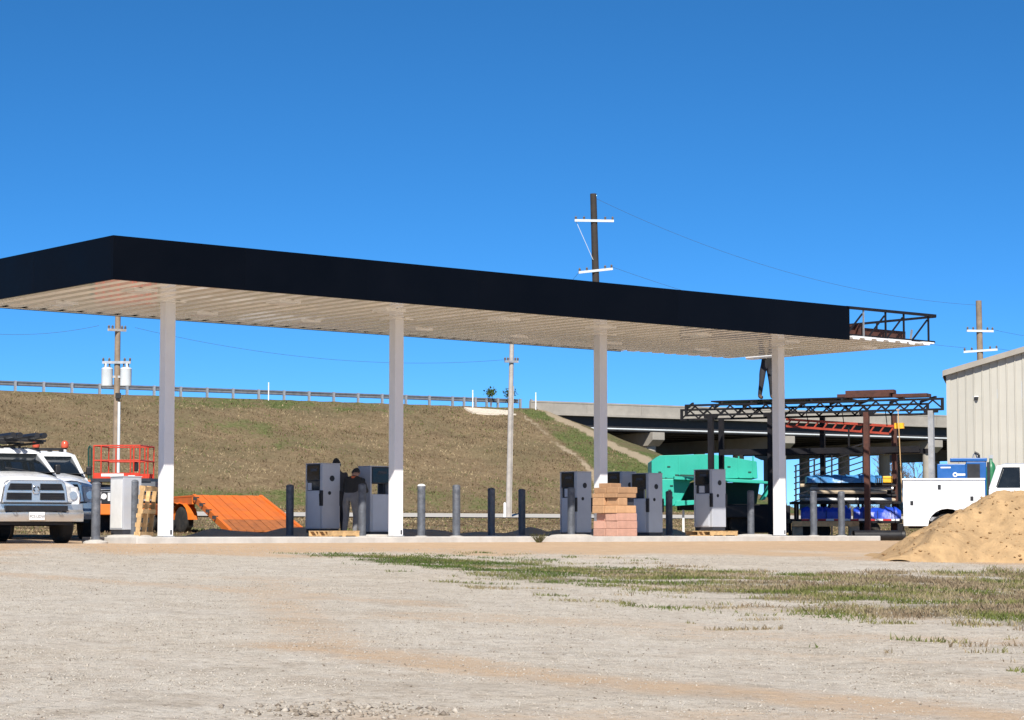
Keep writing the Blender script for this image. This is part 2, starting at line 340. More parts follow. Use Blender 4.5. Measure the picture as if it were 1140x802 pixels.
def ground_material():
    m = bpy.data.materials.new('yard gravel, dirt and dry grass'); m.use_nodes = True
    n = m.node_tree.nodes; l = m.node_tree.links; b = n['Principled BSDF']; b.inputs['Roughness'].default_value = 0.95; b.inputs['Specular IOR Level'].default_value = 0.15
    tc = n.new('ShaderNodeTexCoord'); P = tc.outputs['Object']
    def noise(s, det=6, ro=0.6, vec=P):
        x = n.new('ShaderNodeTexNoise'); x.inputs['Scale'].default_value = s; x.inputs['Detail'].default_value = det; x.inputs['Roughness'].default_value = ro; l.new(vec, x.inputs['Vector']); return x.outputs['Fac']
    def ramp(f, stops):
        r = n.new('ShaderNodeValToRGB'); e = r.color_ramp.elements
        while len(e) < len(stops): e.new(0.5)
        for i, (p, c) in enumerate(stops): e[i].position = p; e[i].color = (*c, 1)
        l.new(f, r.inputs['Fac']); return r.outputs['Color']
    def mix(f, a, bb, mode='MIX'):
        x = n.new('ShaderNodeMix'); x.data_type = 'RGBA'; x.blend_type = mode
        if isinstance(f, float): x.inputs['Factor'].default_value = f
        else: l.new(f, x.inputs['Factor'])
        l.new(a, x.inputs['A'])
        if isinstance(bb, tuple): x.inputs['B'].default_value = (*bb, 1)
        else: l.new(bb, x.inputs['B'])
        return x.outputs['Result']
    def attr(nm):
        x = n.new('ShaderNodeAttribute'); x.attribute_name = nm; return x.outputs['Fac']
    def math_(op, a, bb, c=None):
        x = n.new('ShaderNodeMath'); x.operation = op; x.use_clamp = False
        for i, t in enumerate((a, bb, c)):
            if t is None: continue
            if isinstance(t, (int, float)): x.inputs[i].default_value = t
            else: l.new(t, x.inputs[i])
        return x.outputs[0]
    def mrange(v, a, bb):
        x = n.new('ShaderNodeMapRange'); x.interpolation_type = 'SMOOTHSTEP'; x.inputs['From Min'].default_value = a; x.inputs['From Max'].default_value = bb; l.new(v, x.inputs['Value']); return x.outputs[0]
    vor = n.new('ShaderNodeTexVoronoi'); vor.inputs['Scale'].default_value = 26; l.new(P, vor.inputs['Vector'])
    vor2 = n.new('ShaderNodeTexVoronoi'); vor2.inputs['Scale'].default_value = 60; l.new(P, vor2.inputs['Vector'])
    big = noise(0.35, 5); mid = noise(2.2, 6, 0.7); fine = noise(14, 6, 0.75)
    fl = noise(9.0, 8, 0.8); fl2 = noise(15.0, 5, 0.75)
    gcol = ramp(big, [(0.3, (0.64, 0.55, 0.44)), (0.5, (0.77, 0.71, 0.62)), (0.7, (0.81, 0.77, 0.70))])
    gcol = mix(0.35, gcol, ramp(vor.outputs['Color'], [(0.0, (0.25, 0.20, 0.145)), (0.45, (0.52, 0.45, 0.36)), (1.0, (0.72, 0.66, 0.56))]))
    gcol = mix(0.3, gcol, ramp(vor2.outputs['Color'], [(0.0, (0.25, 0.20, 0.15)), (1.0, (0.70, 0.63, 0.53))]))
    gcol = mix(0.45, gcol, ramp(mid, [(0.3, (0.46, 0.36, 0.265)), (0.5, (0.64, 0.575, 0.48)), (0.7, (0.73, 0.685, 0.60))]))
    gcol = mix(mrange(noise(0.9, 7, 0.72), 0.52, 0.34), gcol, mix(0.32, gcol, (0.36, 0.29, 0.21)))
    gcol = mix(mrange(noise(3.2, 7, 0.75), 0.50, 0.36), gcol, mix(0.36, gcol, (0.29, 0.235, 0.17)))
    gcol = mix(mrange(fl, 0.52, 0.38), gcol, mix(0.36, gcol, (0.24, 0.19, 0.135)))
    gcol = mix(mrange(fl2, 0.42, 0.33), gcol, mix(0.75, gcol, (0.14, 0.11, 0.08)))
    dcol = ramp(mid, [(0.25, (0.44, 0.28, 0.16)), (0.5, (0.56, 0.395, 0.25)), (0.75, (0.64, 0.50, 0.355))])
    dcol = mix(0.4, dcol, ramp(fine, [(0.3, (0.42, 0.28, 0.17)), (0.7, (0.66, 0.51, 0.36))]))
    fd = math_('ADD', attr('dirt'), math_('MULTIPLY', math_('SUBTRACT', mid, 0.5), 1.9)); c = mix(mrange(fd, 0.15, 1.05), gcol, dcol)
    gr = ramp(fine, [(0.3, (0.075, 0.068, 0.034)), (0.5, (0.16, 0.138, 0.08)), (0.7, (0.29, 0.24, 0.16))])
    fg = math_('ADD', attr('grass'), math_('MULTIPLY', math_('SUBTRACT', fine, 0.5), 1.2)); c = mix(mrange(fg, 0.18, 0.80), c, gr)
    # dry field and embankment
    n1 = noise(1.1, 8, 0.75); n2 = noise(5.0, 6, 0.7)
    dry = ramp(n1, [(0.3, (0.085, 0.06, 0.034)), (0.45, (0.17, 0.122, 0.07)), (0.57, (0.225, 0.17, 0.098)), (0.72, (0.30, 0.232, 0.135))])
    dry = mix(0.45, dry, ramp(n2, [(0.3, (0.07, 0.05, 0.03)), (0.5, (0.20, 0.145, 0.085)), (0.72, (0.40, 0.31, 0.19))]))
    dry = mix(mrange(noise(0.16, 6, 0.7), 0.42, 0.62), dry, mix(0.45, dry, (0.13, 0.115, 0.06)))
    grn = ramp(n2, [(0.3, (0.045, 0.06, 0.018)), (0.5, (0.10, 0.125, 0.04)), (0.7, (0.19, 0.19, 0.085))])
    fgr = math_('ADD', attr('green'), math_('MULTIPLY', math_('SUBTRACT', n1, 0.5), 1.5)); fld = mix(mrange(fgr, 0.3, 0.85), dry, grn)
    fpa = math_('ADD', attr('path'), math_('MULTIPLY', math_('SUBTRACT', n2, 0.5), 0.8)); fld = mix(mrange(fpa, 0.35, 0.8), fld, (0.36, 0.29, 0.20))
    c = mix(attr('field'), c, fld)
    l.new(c, b.inputs['Base Color'])
    h = math_('ADD', math_('MULTIPLY', vor.outputs['Distance'], 0.35), math_('MULTIPLY', noise(40, 5, 0.7), 0.8)); h = math_('ADD', h, math_('MULTIPLY', noise(6, 5, 0.7), 1.6))
    bp = n.new('ShaderNodeBump'); bp.inputs['Strength'].default_value = 0.7; bp.inputs['Distance'].default_value = 0.04; l.new(h, bp.inputs['Height']); l.new(bp.outputs[0], b.inputs['Normal'])
    return m
me.materials.append(ground_material())
gob = link('ground', me); gob['kind'] = 'structure'

def np_mesh(name, V, Fc, material, tone=None):
    me = bpy.data.meshes.new(name); k = Fc.shape[1]
    me.vertices.add(len(V)); me.vertices.foreach_set('co', V.astype(np.float32).ravel())
    me.loops.add(Fc.size); me.loops.foreach_set('vertex_index', Fc.ravel().astype(np.int32))
    me.polygons.add(len(Fc)); me.polygons.foreach_set('loop_start', np.arange(0, Fc.size, k, dtype=np.int32)); me.polygons.foreach_set('loop_total', np.full(len(Fc), k, dtype=np.int32))
    if tone is not None:
        a = me.attributes.new('tone', 'FLOAT', 'POINT'); a.data.foreach_set('value', tone.astype(np.float32))
    me.update(); me.materials.append(material); return me
def tone_mat(name, stops, rough=0.9, trans=0.0):
    m = bpy.data.materials.new(name); m.use_nodes = True; n = m.node_tree.nodes; l = m.node_tree.links; b = n['Principled BSDF']
    a = n.new('ShaderNodeAttribute'); a.attribute_name = 'tone'; r = n.new('ShaderNodeValToRGB'); e = r.color_ramp.elements
    while len(e) < len(stops): e.new(0.5)
    for i, (p, c) in enumerate(stops): e[i].position = p; e[i].color = (*c, 1)
    l.new(a.outputs['Fac'], r.inputs['Fac']); l.new(r.outputs[0], b.inputs['Base Color']); b.inputs['Roughness'].default_value = rough; b.inputs['Specular IOR Level'].default_value = 0.2
    return m

# ------------------------------------------------------------------ gravel stones and grass (stuff)
def in_view(n, y0, y1, pad=1.2, power=1.0):
    Y = y0 + (y1 - y0) * np.random.rand(n) ** power; X = (np.random.rand(n) * 2 - 1) * (0.236 * Y + pad); return X, Y
def stones(name, X, Y, size, mt, label, cat, zs=0.0):
    n = len(X); oc = np.array([(1, 0, 0), (-1, 0, 0), (0, 1, 0), (0, -1, 0), (0, 0, 1), (0, 0, -1)], float)
    tri = np.array([(0, 2, 4), (2, 1, 4), (1, 3, 4), (3, 0, 4), (2, 0, 5), (1, 2, 5), (3, 1, 5), (0, 3, 5)])
    V = np.repeat(oc[None], n, 0) * (1 + 0.5 * (np.random.rand(n, 6, 1) - 0.5)) * size[:, None, None] * np.array([1, 1, 0.62]) * (0.7 + 0.6 * np.random.rand(n, 1, 3))
    a = np.random.rand(n) * 6.283; ca, sa = np.cos(a)[:, None], np.sin(a)[:, None]; t = (np.random.rand(n) - .5)[:, None] * 1.0
    x = V[..., 0] * ca - V[..., 1] * sa; y = V[..., 0] * sa + V[..., 1] * ca; z = V[..., 2] + x * t
    W = np.stack([x + X[:, None], y + Y[:, None], z + (zg(X, Y) + size * 0.22 + zs)[:, None]], -1).reshape(-1, 3)
    Fc = (tri[None] + (np.arange(n) * 6)[:, None, None]).reshape(-1, 3)
    o = link(name, np_mesh(name, W, Fc, mt, np.repeat(np.random.rand(n), 6))); tag(o, label, cat); o['kind'] = 'stuff'; return o
stone_m = tone_mat('limestone gravel', [(0, (0.16, 0.13, 0.10)), (0.05, (0.19, 0.155, 0.12)), (0.1, (0.40, 0.355, 0.30)), (0.8, (0.47, 0.43, 0.37)), (1, (0.53, 0.49, 0.43))])
X, Y = in_view(330000, 12.5, 46, pad=4.0, power=0.9)
dm, gm, fm, _, _ = masks(X, Y); _, w_ = to_uv(X, Y)
clump = vnoise(X, Y, 1.1, 51)
keep = (w_ < -1.4) & (np.random.rand(len(X)) < np.clip(1.15 - 0.95 * dm, 0.08, 1) * np.clip(clump * 1.5 - 0.1, 0.1, 1)) & (gm < 0.85)
X, Y = X[keep], Y[keep]
sz = 0.004 + 0.009 * np.random.rand(len(X)) ** 2.4 + 0.008 * (np.random.rand(len(X)) < 0.004)
stones('gravel', X, Y, sz, stone_m, 'loose pale limestone gravel strewn over the yard in front', 'gravel')
X, Y = in_view(7000, 13.6, 16.2); k2 = (np.hypot((X + 1.15) / 0.8, (Y - 14.6) / 0.5) + 0.6 * np.random.rand(len(X)) < 1.1)
clod_m = tone_mat('clods', [(0, (0.16, 0.13, 0.10)), (0.5, (0.32, 0.275, 0.225)), (1, (0.46, 0.415, 0.355))])
stones('rubble', X[k2], Y[k2], 0.012 + 0.02 * np.random.rand(k2.sum()) ** 2, clod_m, 'heap of coarser broken stone at the bottom edge of the yard', 'rubble')

def blades(name, X, Y, H, Wd, tone, mt, label, cat):
    n = len(X); a = np.random.rand(n) * 6.283; lean = 0.25 + 0.9 * np.random.rand(n); b = np.random.rand(n) * 6.283
    z = zg(X, Y) - 0.01; dx, dy = np.cos(a) * Wd / 2, np.sin(a) * Wd / 2; lx, ly = np.cos(b) * lean * H, np.sin(b) * lean * H
    P0 = np.stack([X - dx, Y - dy, z], 1); P1 = np.stack([X + dx, Y + dy, z], 1)
    P2 = np.stack([X + lx * .4 + dx * .7, Y + ly * .4 + dy * .7, z + H * .6], 1); P3 = np.stack([X + lx * .4 - dx * .7, Y + ly * .4 - dy * .7, z + H * .6], 1); P4 = np.stack([X + lx, Y + ly, z + H], 1)
    V = np.stack([P0, P1, P2, P3, P4], 1).reshape(-1, 3); i5 = (np.arange(n) * 5)[:, None]
    Fc = np.concatenate([np.stack([i5 + 0, i5 + 1, i5 + 2], 2)[:, 0], np.stack([i5 + 0, i5 + 2, i5 + 3], 2)[:, 0], np.stack([i5 + 3, i5 + 2, i5 + 4], 2)[:, 0]])
    o = link(name, np_mesh(name, V, Fc, mt, np.repeat(tone, 5))); tag(o, label, cat); o['kind'] = 'stuff'; return o
grass_m = tone_mat('grass blades', [(0, (0.19, 0.14, 0.09)), (0.3, (0.30, 0.24, 0.15)), (0.5, (0.16, 0.16, 0.05)), (0.75, (0.095, 0.125, 0.03)), (1, (0.065, 0.105, 0.02))], 0.8)
X = np.random.uniform(-6, 19, 520000); Y = np.random.uniform(17, 47, 520000)
gm = grass_mask(X, Y); dens = 1.0 * sstep(0.10, 0.70, gm + 0.9 * (vnoise(X, Y, 0.4, 61) - 0.5)) * (gm > 0.03)
keep = np.random.rand(len(X)) < dens; X, Y = X[keep], Y[keep]
gtone = np.clip(np.interp(X, [-3, 0, 3, 6, 12], [0.80, 0.64, 0.44, 0.30, 0.26]) + 0.9 * (vnoise(X, Y * 1.5, 1.0, 63) - 0.5) + 0.25 * (np.random.rand(len(X)) - .5), 0, 1)
gh = 0.02 + 0.04 * np.random.rand(len(X)) ** 1.5 + np.interp(X, [0, 5, 12], [0, 0.05, 0.08]) * np.random.rand(len(X)) ** 2
blades('grass', X, Y, gh, 0.012 + 0.006 * np.random.rand(len(X)), gtone, grass_m, 'patchy green and straw coloured grass across the yard', 'grass')
# embankment and field tufts
X = (np.random.rand(420000) * 2 - 1) * 42; Y = 62 + 112 * np.random.rand(420000)
t_, q_ = tq(X, Y); _, w_ = to_uv(X, Y)
keep = (np.abs(X / Y) < 0.25) & (q_ > 0.4) & (t_ < 41.5) & (w_ > 9) & (np.random.rand(len(X)) < 0.25 + 0.9 * vnoise(X, Y, 2.0, 71)) & ~((w_ > 41.0) & (w_ < 48.5))
X, Y = X[keep], Y[keep]; _, _, _, gg, pp = masks(X, Y); kp = pp < 0.4; X, Y, gg = X[kp], Y[kp], gg[kp]
t_, q_ = tq(X, Y); lo = vnoise(X, Y * 2.0, 1.3, 73); tone = np.clip(np.where(np.random.rand(len(X)) < gg * 0.8 + 0.06, 0.6 + 0.3 * np.random.rand(len(X)), 0.36 * np.clip(1.5 * lo - 0.25 + 0.7 * (vnoise(t_, q_ * 4.0, 9.0, 77) - 0.5), 0, 1) + 0.16 * (np.random.rand(len(X)) - 0.5)), 0, 1)
fld_m = tone_mat('dry grass tufts', [(0, (0.10, 0.068, 0.04)), (0.2, (0.21, 0.15, 0.085)), (0.42, (0.38, 0.30, 0.18)), (0.6, (0.14, 0.15, 0.05)), (1, (0.06, 0.10, 0.02))], 0.9)
blades('dry_grass', X, Y, (0.05 + 0.12 * np.random.rand(len(X)) ** 1.5) * np.where(q_ > 25, 0.5, 1.0), 0.03 + 0.045 * np.random.rand(len(X)), tone, fld_m, 'brown winter grass covering the embankment and the field below it', 'grass')

# ------------------------------------------------------------------ back lane, highway, slab
def strip(name, ts, q0, q1, dz, mt, zf=None):
    m = MB(); P = []
    qs = np.linspace(q0, q1, 5)
    for t in ts: P.append([(lambda p: (p.x, p.y, (zgs(p.x, p.y) if zf is None else zf) + dz))(road_pt(t, q, 0)) for q in qs])
    m.loft(P, cap=False, closed=False); o = m.build(name, mt); o['kind'] = 'structure'; return o
lane_m = mat('lane gravel', (0.52, 0.49, 0.44), 0.95, 0, 0.12, 1.5)
m = MB(); P = []
for u_ in np.arange(-60, 90, 1.5): P.append([(lambda p: (p[0], p[1], zgs(*p) + 0.05))(uv(u_, w_)) for w_ in np.linspace(41.5, 48.0, 5)])
m.loft(P, cap=False, closed=False); o = m.build('lane', lane_m); o['kind'] = 'structure'
strip('highway', np.arange(-60, 40.6, 2.0), -23.5, -2.5, 0.012, K['asphalt'], HTOP + 0.01)

slab_poly = [(-1.3, -1.1), (21.6, -1.1), (21.6, 3.4), (2.2, 3.4), (0.2, 1.7), (-1.3, 1.2)]
slab = MB().prism(slab_poly, -0.35, 0.0, 'z').build('pavement', 'concrete', bevel=0.02)
slab.location = (*C1, 0); slab.rotation_euler = (0, 0, ANG); slab['kind'] = 'structure'

# ------------------------------------------------------------------ canopy (local x = u, y = w)
ZS = 5.0; FH = 0.86; WH = 3.24
U0 = -3.14
U1 = to_uv(*on_w(1043, -WH, 384))[0]; UF = to_uv(*on_w(946, -WH, 360))[0]
can = thing('fuel_canopy', 'long flat canopy with navy black fascia and white soffit on four white columns', 'canopy', (*C1, 0), ANG)
colu = [on_uv(x, 0)[0] for x in (184, 440.5, 669, 868)]
for i, cu in enumerate(colu):
    a = 0.122
    c = MB().box(cu - a, cu + a, -a, a, 0.012, ZS).build('column', 'colwhite', can, bevel=0.012)
    MB().box(cu - a - 0.02, cu + a + 0.02, -a - 0.02, a + 0.02, 0.0, 0.022).build('base_plate', 'galv', c)
    MB().box(cu + a - 0.075, cu + a - 0.035, -a - 0.004, -a + 0.02, 0.05, 0.15).build('cable_slot', 'black', c)
    MB().box(cu - a - 0.16, cu + a + 0.16, -a - 0.16, a + 0.16, ZS - 0.012, ZS + 0.02).build('collar', 'soffit', can)
# fascia panels
def fascia(u0, u1, w0, w1, z0, z1): return MB().box(u0, u1, w0, w1, z0, z1)
def frange(a, b, n): return [a + (b - a) * i / n for i in range(n + 1)]
fz0, fz1 = ZS - 0.02, ZS - 0.02 + FH
e = frange(U0, UF, 7)
for a, b in zip(e[:-1], e[1:]): fascia(a + 0.0015, b - 0.0015, -WH, -WH + 0.05, fz0, fz1).build('fascia_panel', 'fascia', can, bevel=0.004)
e = frange(-WH + 0.052, WH, 2)
for a, b in zip(e[:-1], e[1:]): fascia(U0, U0 + 0.05, a + 0.0015, b - 0.0015, fz0, fz1).build('fascia_panel', 'fascia', can, bevel=0.004)
e = frange(U0 + 0.052, UF - 2.0, 6)
for a, b in zip(e[:-1], e[1:]): fascia(a + 0.0015, b - 0.0015, WH - 0.05, WH, fz0, fz1).build('fascia_panel', 'fascia', can, bevel=0.004)
# soffit planks, each its own part
pitch = 0.46; npl = int((U1 - U0 - 0.1) / pitch); uo = U0 + 0.055
def plank_mesh(w0, w1):
    return MB().prism([(0, 0.085), (0, 0.045), (0.03, 0.0), (0.26, 0.0), (0.29, 0.045), (0.454, 0.045), (0.454, 0.085)], w0, w1, 'y').mesh('soffit_plank')
pm = plank_mesh(-WH + 0.06, WH - 0.06); pm.materials.append(K['soffit'])
pr = plank_mesh(-WH - 0.06, WH - 0.06); pr.materials.append(K['soffit'])
ps = plank_mesh(-WH + 0.06, 1.35); ps.materials.append(K['soffit'])
for i in range(npl):
    u = uo + i * pitch
    gap = abs(u + 0.15 - 20.45) < pitch * 0.62
    o = link('soffit_plank', ps if gap else (pr if u > UF else pm), can); o.location = (u, 0, ZS + (0.003 if i % 3 else 0.0))
for i, fu in enumerate([-1.6, 1.9, 4.7, 8.0, 11.0, 14.2, 17.4, 20.4]):
    for fw in ((-1.6, 1.7) if i < 7 else (-1.6,)):
        f = MB().box(fu - 0.27, fu + 0.27, fw - 0.27, fw + 0.27, ZS - 0.035, ZS + 0.03).build('canopy_light', 'soffit', can, bevel=0.01)
        MB().box(fu - 0.19, fu + 0.19, fw - 0.19, fw + 0.19, ZS - 0.041, ZS - 0.032).build('lens', 'whitepart', f)
MB().box(U0 + 0.06, UF - 0.15, -WH + 0.06, WH - 0.06, ZS + 0.62, ZS + 0.66).build('roof_deck', 'roofmetal', can)
for cu in colu: MB().box(cu - 0.1, cu + 0.1, -WH + 0.3, WH - 0.3, ZS + 0.1, ZS + 0.45).build('cross_beam', 'rust', can)
for ww in (-1.5, 1.5): MB().box(U0 + 0.3, U1 - 0.9, ww - 0.08, ww + 0.08, ZS + 0.10, ZS + 0.36).build('purlin', 'rust', can)
MB().box(U0 + 0.05, UF - 2.0, WH - 0.16, WH - 0.051, ZS - 0.014, ZS - 0.004).build('edge_trim', 'soffit', can)
MB().box(U0 + 0.05, UF - 0.01, -WH + 0.051, -WH + 0.13, ZS - 0.014, ZS - 0.004).build('edge_trim', 'soffit', can)
MB().box(U0 + 0.051, U0 + 0.13, -WH + 0.135, WH - 0.165, ZS - 0.014, ZS - 0.004).build('edge_trim', 'soffit', can)
# open end frame
zt = fz1 - 0.03
MB().bar((UF - 0.1, -WH + 0.03, zt), (U1, -WH + 0.03, zt), 0.06, 0.07).build('top_chord', 'blacksteel', can)
MB().bar((U1, -WH + 0.03, zt - 0.02), (U1, WH - 0.1, zt - 0.02), 0.05, 0.06).build('end_chord', 'blacksteel', can)
MB().bar((UF, -WH + 0.1, ZS + 0.12), (U1, -WH + 0.1, ZS + 0.12), 0.05, 0.05).build('bottom_chord', 'blacksteel', can)
MB().bar((U1 - 0.03, -WH + 0.05, ZS + 0.11), (U1 - 0.03, WH - 0.1, ZS + 0.11), 0.05, 0.05).build('bottom_end_chord', 'blacksteel', can)
fx = [UF + (U1 - UF) * t for t in (0.17, 0.42, 0.63, 0.92)]
for i, u in enumerate(fx):
    MB().bar((u, -WH + 0.05, ZS + 0.1), (u, -WH + 0.05, zt), 0.04 if i else 0.035).build('post', 'galv' if i == 0 else 'blacksteel', can)
    u2 = u - (U1 - UF) * 0.18
    MB().bar((u2, -WH + 0.09, ZS + 0.12), (u, -WH + 0.09, zt - 0.12), 0.035).build('diagonal', 'blacksteel', can)
for w in (-1.2, 0.9, 2.9):
    MB().bar((U1 - 0.03, w, ZS + 0.1), (U1 - 0.03, w, zt), 0.035).build('post', 'blacksteel', can)
MB().bar((UF + 0.05, -2.75, ZS + 0.26), (U1 - 0.75, -2.75, ZS + 0.26), 0.12, 0.24).build('edge_beam', 'rust', can)
MB().bar((U1 - 0.72, -2.95, ZS + 0.10), (U1 - 0.66, -2.95, ZS + 0.42), 0.04).build('clip', 'galv', can)

# ------------------------------------------------------------------ bollards
def make_bollard(label, p, rough_top=False):
    t = thing('bollard', label, 'bollard', (p[0], p[1], p[2]), random.random() * 6, 'steel bollards round the fuel islands')
    MB().lathe([(0.097, 0.0), (0.097, 0.02), (0.093, 0.024), (0.093, 1.165), (0.097, 1.17)], 18).build('pipe', 'bollard', t, smooth=True)
    MB().lathe([(0.096, 1.166), (0.094, 1.185), (0.075, 1.205), (0.04, 1.217), (0.008, 1.22)], 18).build('cap', 'whitepart' if rough_top else 'bollard', t, smooth=True)
    MB().lathe([(0.15, 0.0), (0.15, 0.012), (0.098, 0.02)], 18).build('collar', 'concrete', t, smooth=True)
    return t
BL = [(469, 0.0, 'grey bollard with pale scuffed top, first right of the second column', True), (508, 0.05, 'sunlit grey bollard, second right of the second column', False),
      (906, 0.0, 'sunlit grey bollard just right of the fourth column', False), (937, 0.0, 'sunlit grey bollard second right of the fourth column', False),
      (403, 0.62, 'bollard with sunlit lower half beside the bending worker', False), (636, 0.65, 'bollard with sunlit lower half in front of the dark dispenser left of the third column', False),
      (836, 0.68, 'bollard with sunlit lower half between white dispenser and fourth column', False),
      (322.5, 2.5, 'dark shaded bollard right of the orange ramp', False), (547, 2.5, 'dark shaded bollard left of the white marker post', False), (581, 3.1, 'dark shaded bollard just right of the slim grey pole', False),
      (745, 2.6, 'dark shaded bollard in front of the green hopper', False), (148.5, 0.5, 'dark bollard close against the pale cabinet by the first column', False)]
for x, w, lb, rt in BL:
    p = on_w(x, w); make_bollard(lb, (p[0], p[1], 0.0), rt)
p = on_w(106.5, 0.0); pz = zgs(*p)
foot = MB().lathe([(0.26, -0.2), (0.26, 0.0), (0.2, 0.03), (0.02, 0.032)], 14).build('bollard_footing', 'concrete', smooth=True); foot.location = (p[0], p[1], pz + 0.03); tag(foot, 'round concrete footing under the bollard beside the pickup', 'footing')
make_bollard('grey bollard on its own footing beside the white pickup', (p[0], p[1], pz + 0.058))

# low concrete island pads with sloping edges
for x, w, r1, r2, lb in ((416, 0.75, 0.52, 0.32, 'rough pale concrete pad between bending worker and second column'), (636, 0.75, 0.62, 0.4, 'low pale concrete pad under bollard left of block stack'),
                         (842, 0.68, 0.62, 0.4, 'low pale concrete pad beside fourth column'), (142, 0.45, 0.5, 0.45, 'low concrete pad under the pale cabinet')):
    p = on_w(x, w); m = MB(); rings = []
    for k, (s, h) in enumerate(((1.0, 0.002), (0.92, 0.03), (0.6, 0.05), (0.05, 0.053))):
        rings.append([(math.cos(a) * r1 * s * (1 + 0.1 * math.sin(3 * a + x)), math.sin(a) * r2 * s * (1 + 0.12 * math.sin(2 * a + x)), h) for a in [2 * math.pi * i / 20 for i in range(20)]])
    o = m.loft(rings).build('island_pad', 'concrete', smooth=True); o.location = (p[0], p[1], 0); o.rotation_euler = (0, 0, ANG); tag(o, lb, 'concrete pad')

# ------------------------------------------------------------------ fuel dispensers (local -x is the main face, y across)
def dispenser(label, x, w, rz, z=0.0, mid='card', h=1.60, dy=0.70, dx=0.50):
    p = on_w(x, w); t = thing('fuel_dispenser', label, 'fuel pump', (p[0], p[1], z), ANG + rz, 'new fuel dispensers under the canopy')
    hx, hy = dx / 2, dy / 2
    MB().box(-hx + 0.02, hx - 0.02, -hy + 0.02, hy - 0.02, 0.0, 0.09).build('plinth', 'pumpdark', t)
    cab = MB().box(-hx + 0.012, hx - 0.012, -hy + 0.115, hy - 0.05, 0.092, 0.98).build('cabinet', 'pumpgrey', t, bevel=0.01)
    for s in (-1, 1):
        MB().box(s * (hx - 0.006) - 0.006, s * (hx - 0.006) + 0.006, -hy + 0.14, hy - 0.07, 0.12, 0.96).build('door_panel', 'pumpgrey', cab, bevel=0.006)
    for s in (-1, 1):
        y0, y1 = (-hy, -hy + 0.11) if s < 0 else (hy - 0.05, hy)
        if s > 0: y0 += 0.004
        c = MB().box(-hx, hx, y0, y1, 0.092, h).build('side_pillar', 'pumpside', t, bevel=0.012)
        ys = -hy if s < 0 else hy
        MB().lathe([(0.07, ys - 0.004), (0.07, ys + 0.004)], 12, (0.02, 0, h - 0.34), 'y').build('slot', 'black', c).scale = (1, 1, 1)
        MB().lathe([(0.045, ys - 0.004), (0.045, ys + 0.004)], 12, (-0.05, 0, h - 0.68), 'y').build('slot', 'black', c)
    hd = MB().box(-hx + 0.01, hx - 0.01, -hy + 0.114, hy - 0.05, h - 0.40, h - 0.002).build('head', 'pumpdark', t, bevel=0.01)
    for s in (-1, 1):
        b = MB().box(s * hx - 0.006, s * hx + 0.006, -hy + 0.13, hy - 0.065, h - 0.38, h - 0.03).build('display', 'screen', hd, bevel=0.004)
        MB().box(s * (hx + 0.008) - 0.003, s * (hx + 0.008) + 0.003, -0.14, 0.12, h - 0.17, h - 0.11).build('price_window', 'pumpdark', b)
    if mid == 'open':
        for yy in (-hy + 0.16, hy - 0.11): MB().box(-0.1, 0.1, yy - 0.03, yy + 0.03, 0.98, h - 0.4).build('strut', 'pumpdark', t)
    elif mid == 'card':
        MB().box(-hx + 0.05, hx - 0.05, -hy + 0.114, hy - 0.06, 0.982, h - 0.402).build('card_bay', 'pumpdark', t)
        for s in (-1, 1):
            MB().box(s * (hx - 0.04) - 0.02, s * (hx - 0.04) + 0.02, -0.02, 0.17, 1.0, h - 0.42).build('card_reader', 'pumpgrey', t)
    else:
        MB().box(-hx + 0.03, hx - 0.03, -hy + 0.114, hy - 0.06, 0.982, h - 0.402).build('card_bay', 'screen', t)
        for s in (-1, 1): MB().box(s * (hx - 0.02) - 0.012, s * (hx - 0.02) + 0.012, 0.13, 0.27, 0.99, h - 0.44).build('keypad', 'pumpgrey', t)
    for s in (-1, 1):
        nb = MB().box(s * (hx + 0.012) - 0.03, s * (hx + 0.012) + 0.03, -hy - 0.012, -hy + 0.075, 0.62, 0.98).build('nozzle_boot', 'black', t, bevel=0.012)
        MB().bar((s * (hx + 0.035), -hy + 0.03, 0.66), (s * (hx + 0.05), -hy + 0.03, 0.9), 0.03, 0.04).build('nozzle', 'black', nb)
    MB().box(-hx - 0.006, hx + 0.006, -hy - 0.006, hy + 0.006, h, h + 0.018).build('top_cap', 'pumpside', t, bevel=0.006)
    return t
ZP = 0.14
dispenser('grey dispenser with black screen beside two workers', 359, 1.85, 0, 0.09, 'keypad')
dispenser('grey dispenser with see-through gap behind the second column', 418, 1.75, math.pi / 2, 0.02, 'open', 1.63, 0.68)
dispenser('dark shaded dispenser left of the stacked blocks', 641, 1.75, 0, 0.0, 'card', 1.63, 0.66)
dispenser('dispenser partly hidden behind the third column', 691, 3.0, 0, 0.10, 'card')
dispenser('grey dispenser directly right of the stacked blocks', 720, 1.7, 0, 0.0, 'open', 1.63)
dispenser('half sunlit pale dispenser standing on a pallet before the green hopper', 790.5, 0.95, 0, ZP, 'card')
# plinth block for the first and fourth dispenser
for x, w, hh, lb in ((359, 1.85, 0.09, 'timber block under the dispenser beside the workers'), (691, 3.0, 0.10, 'timber block under the dispenser behind the third column')):
    p = on_w(x, w); t = thing('timber_block', lb, 'timber', (p[0], p[1], 0), ANG)
    for yy in (-0.24, 0.24): MB().box(-0.3, 0.3, yy - 0.06, yy + 0.06, 0, hh).build('timber', 'lumber', t, bevel=0.004)
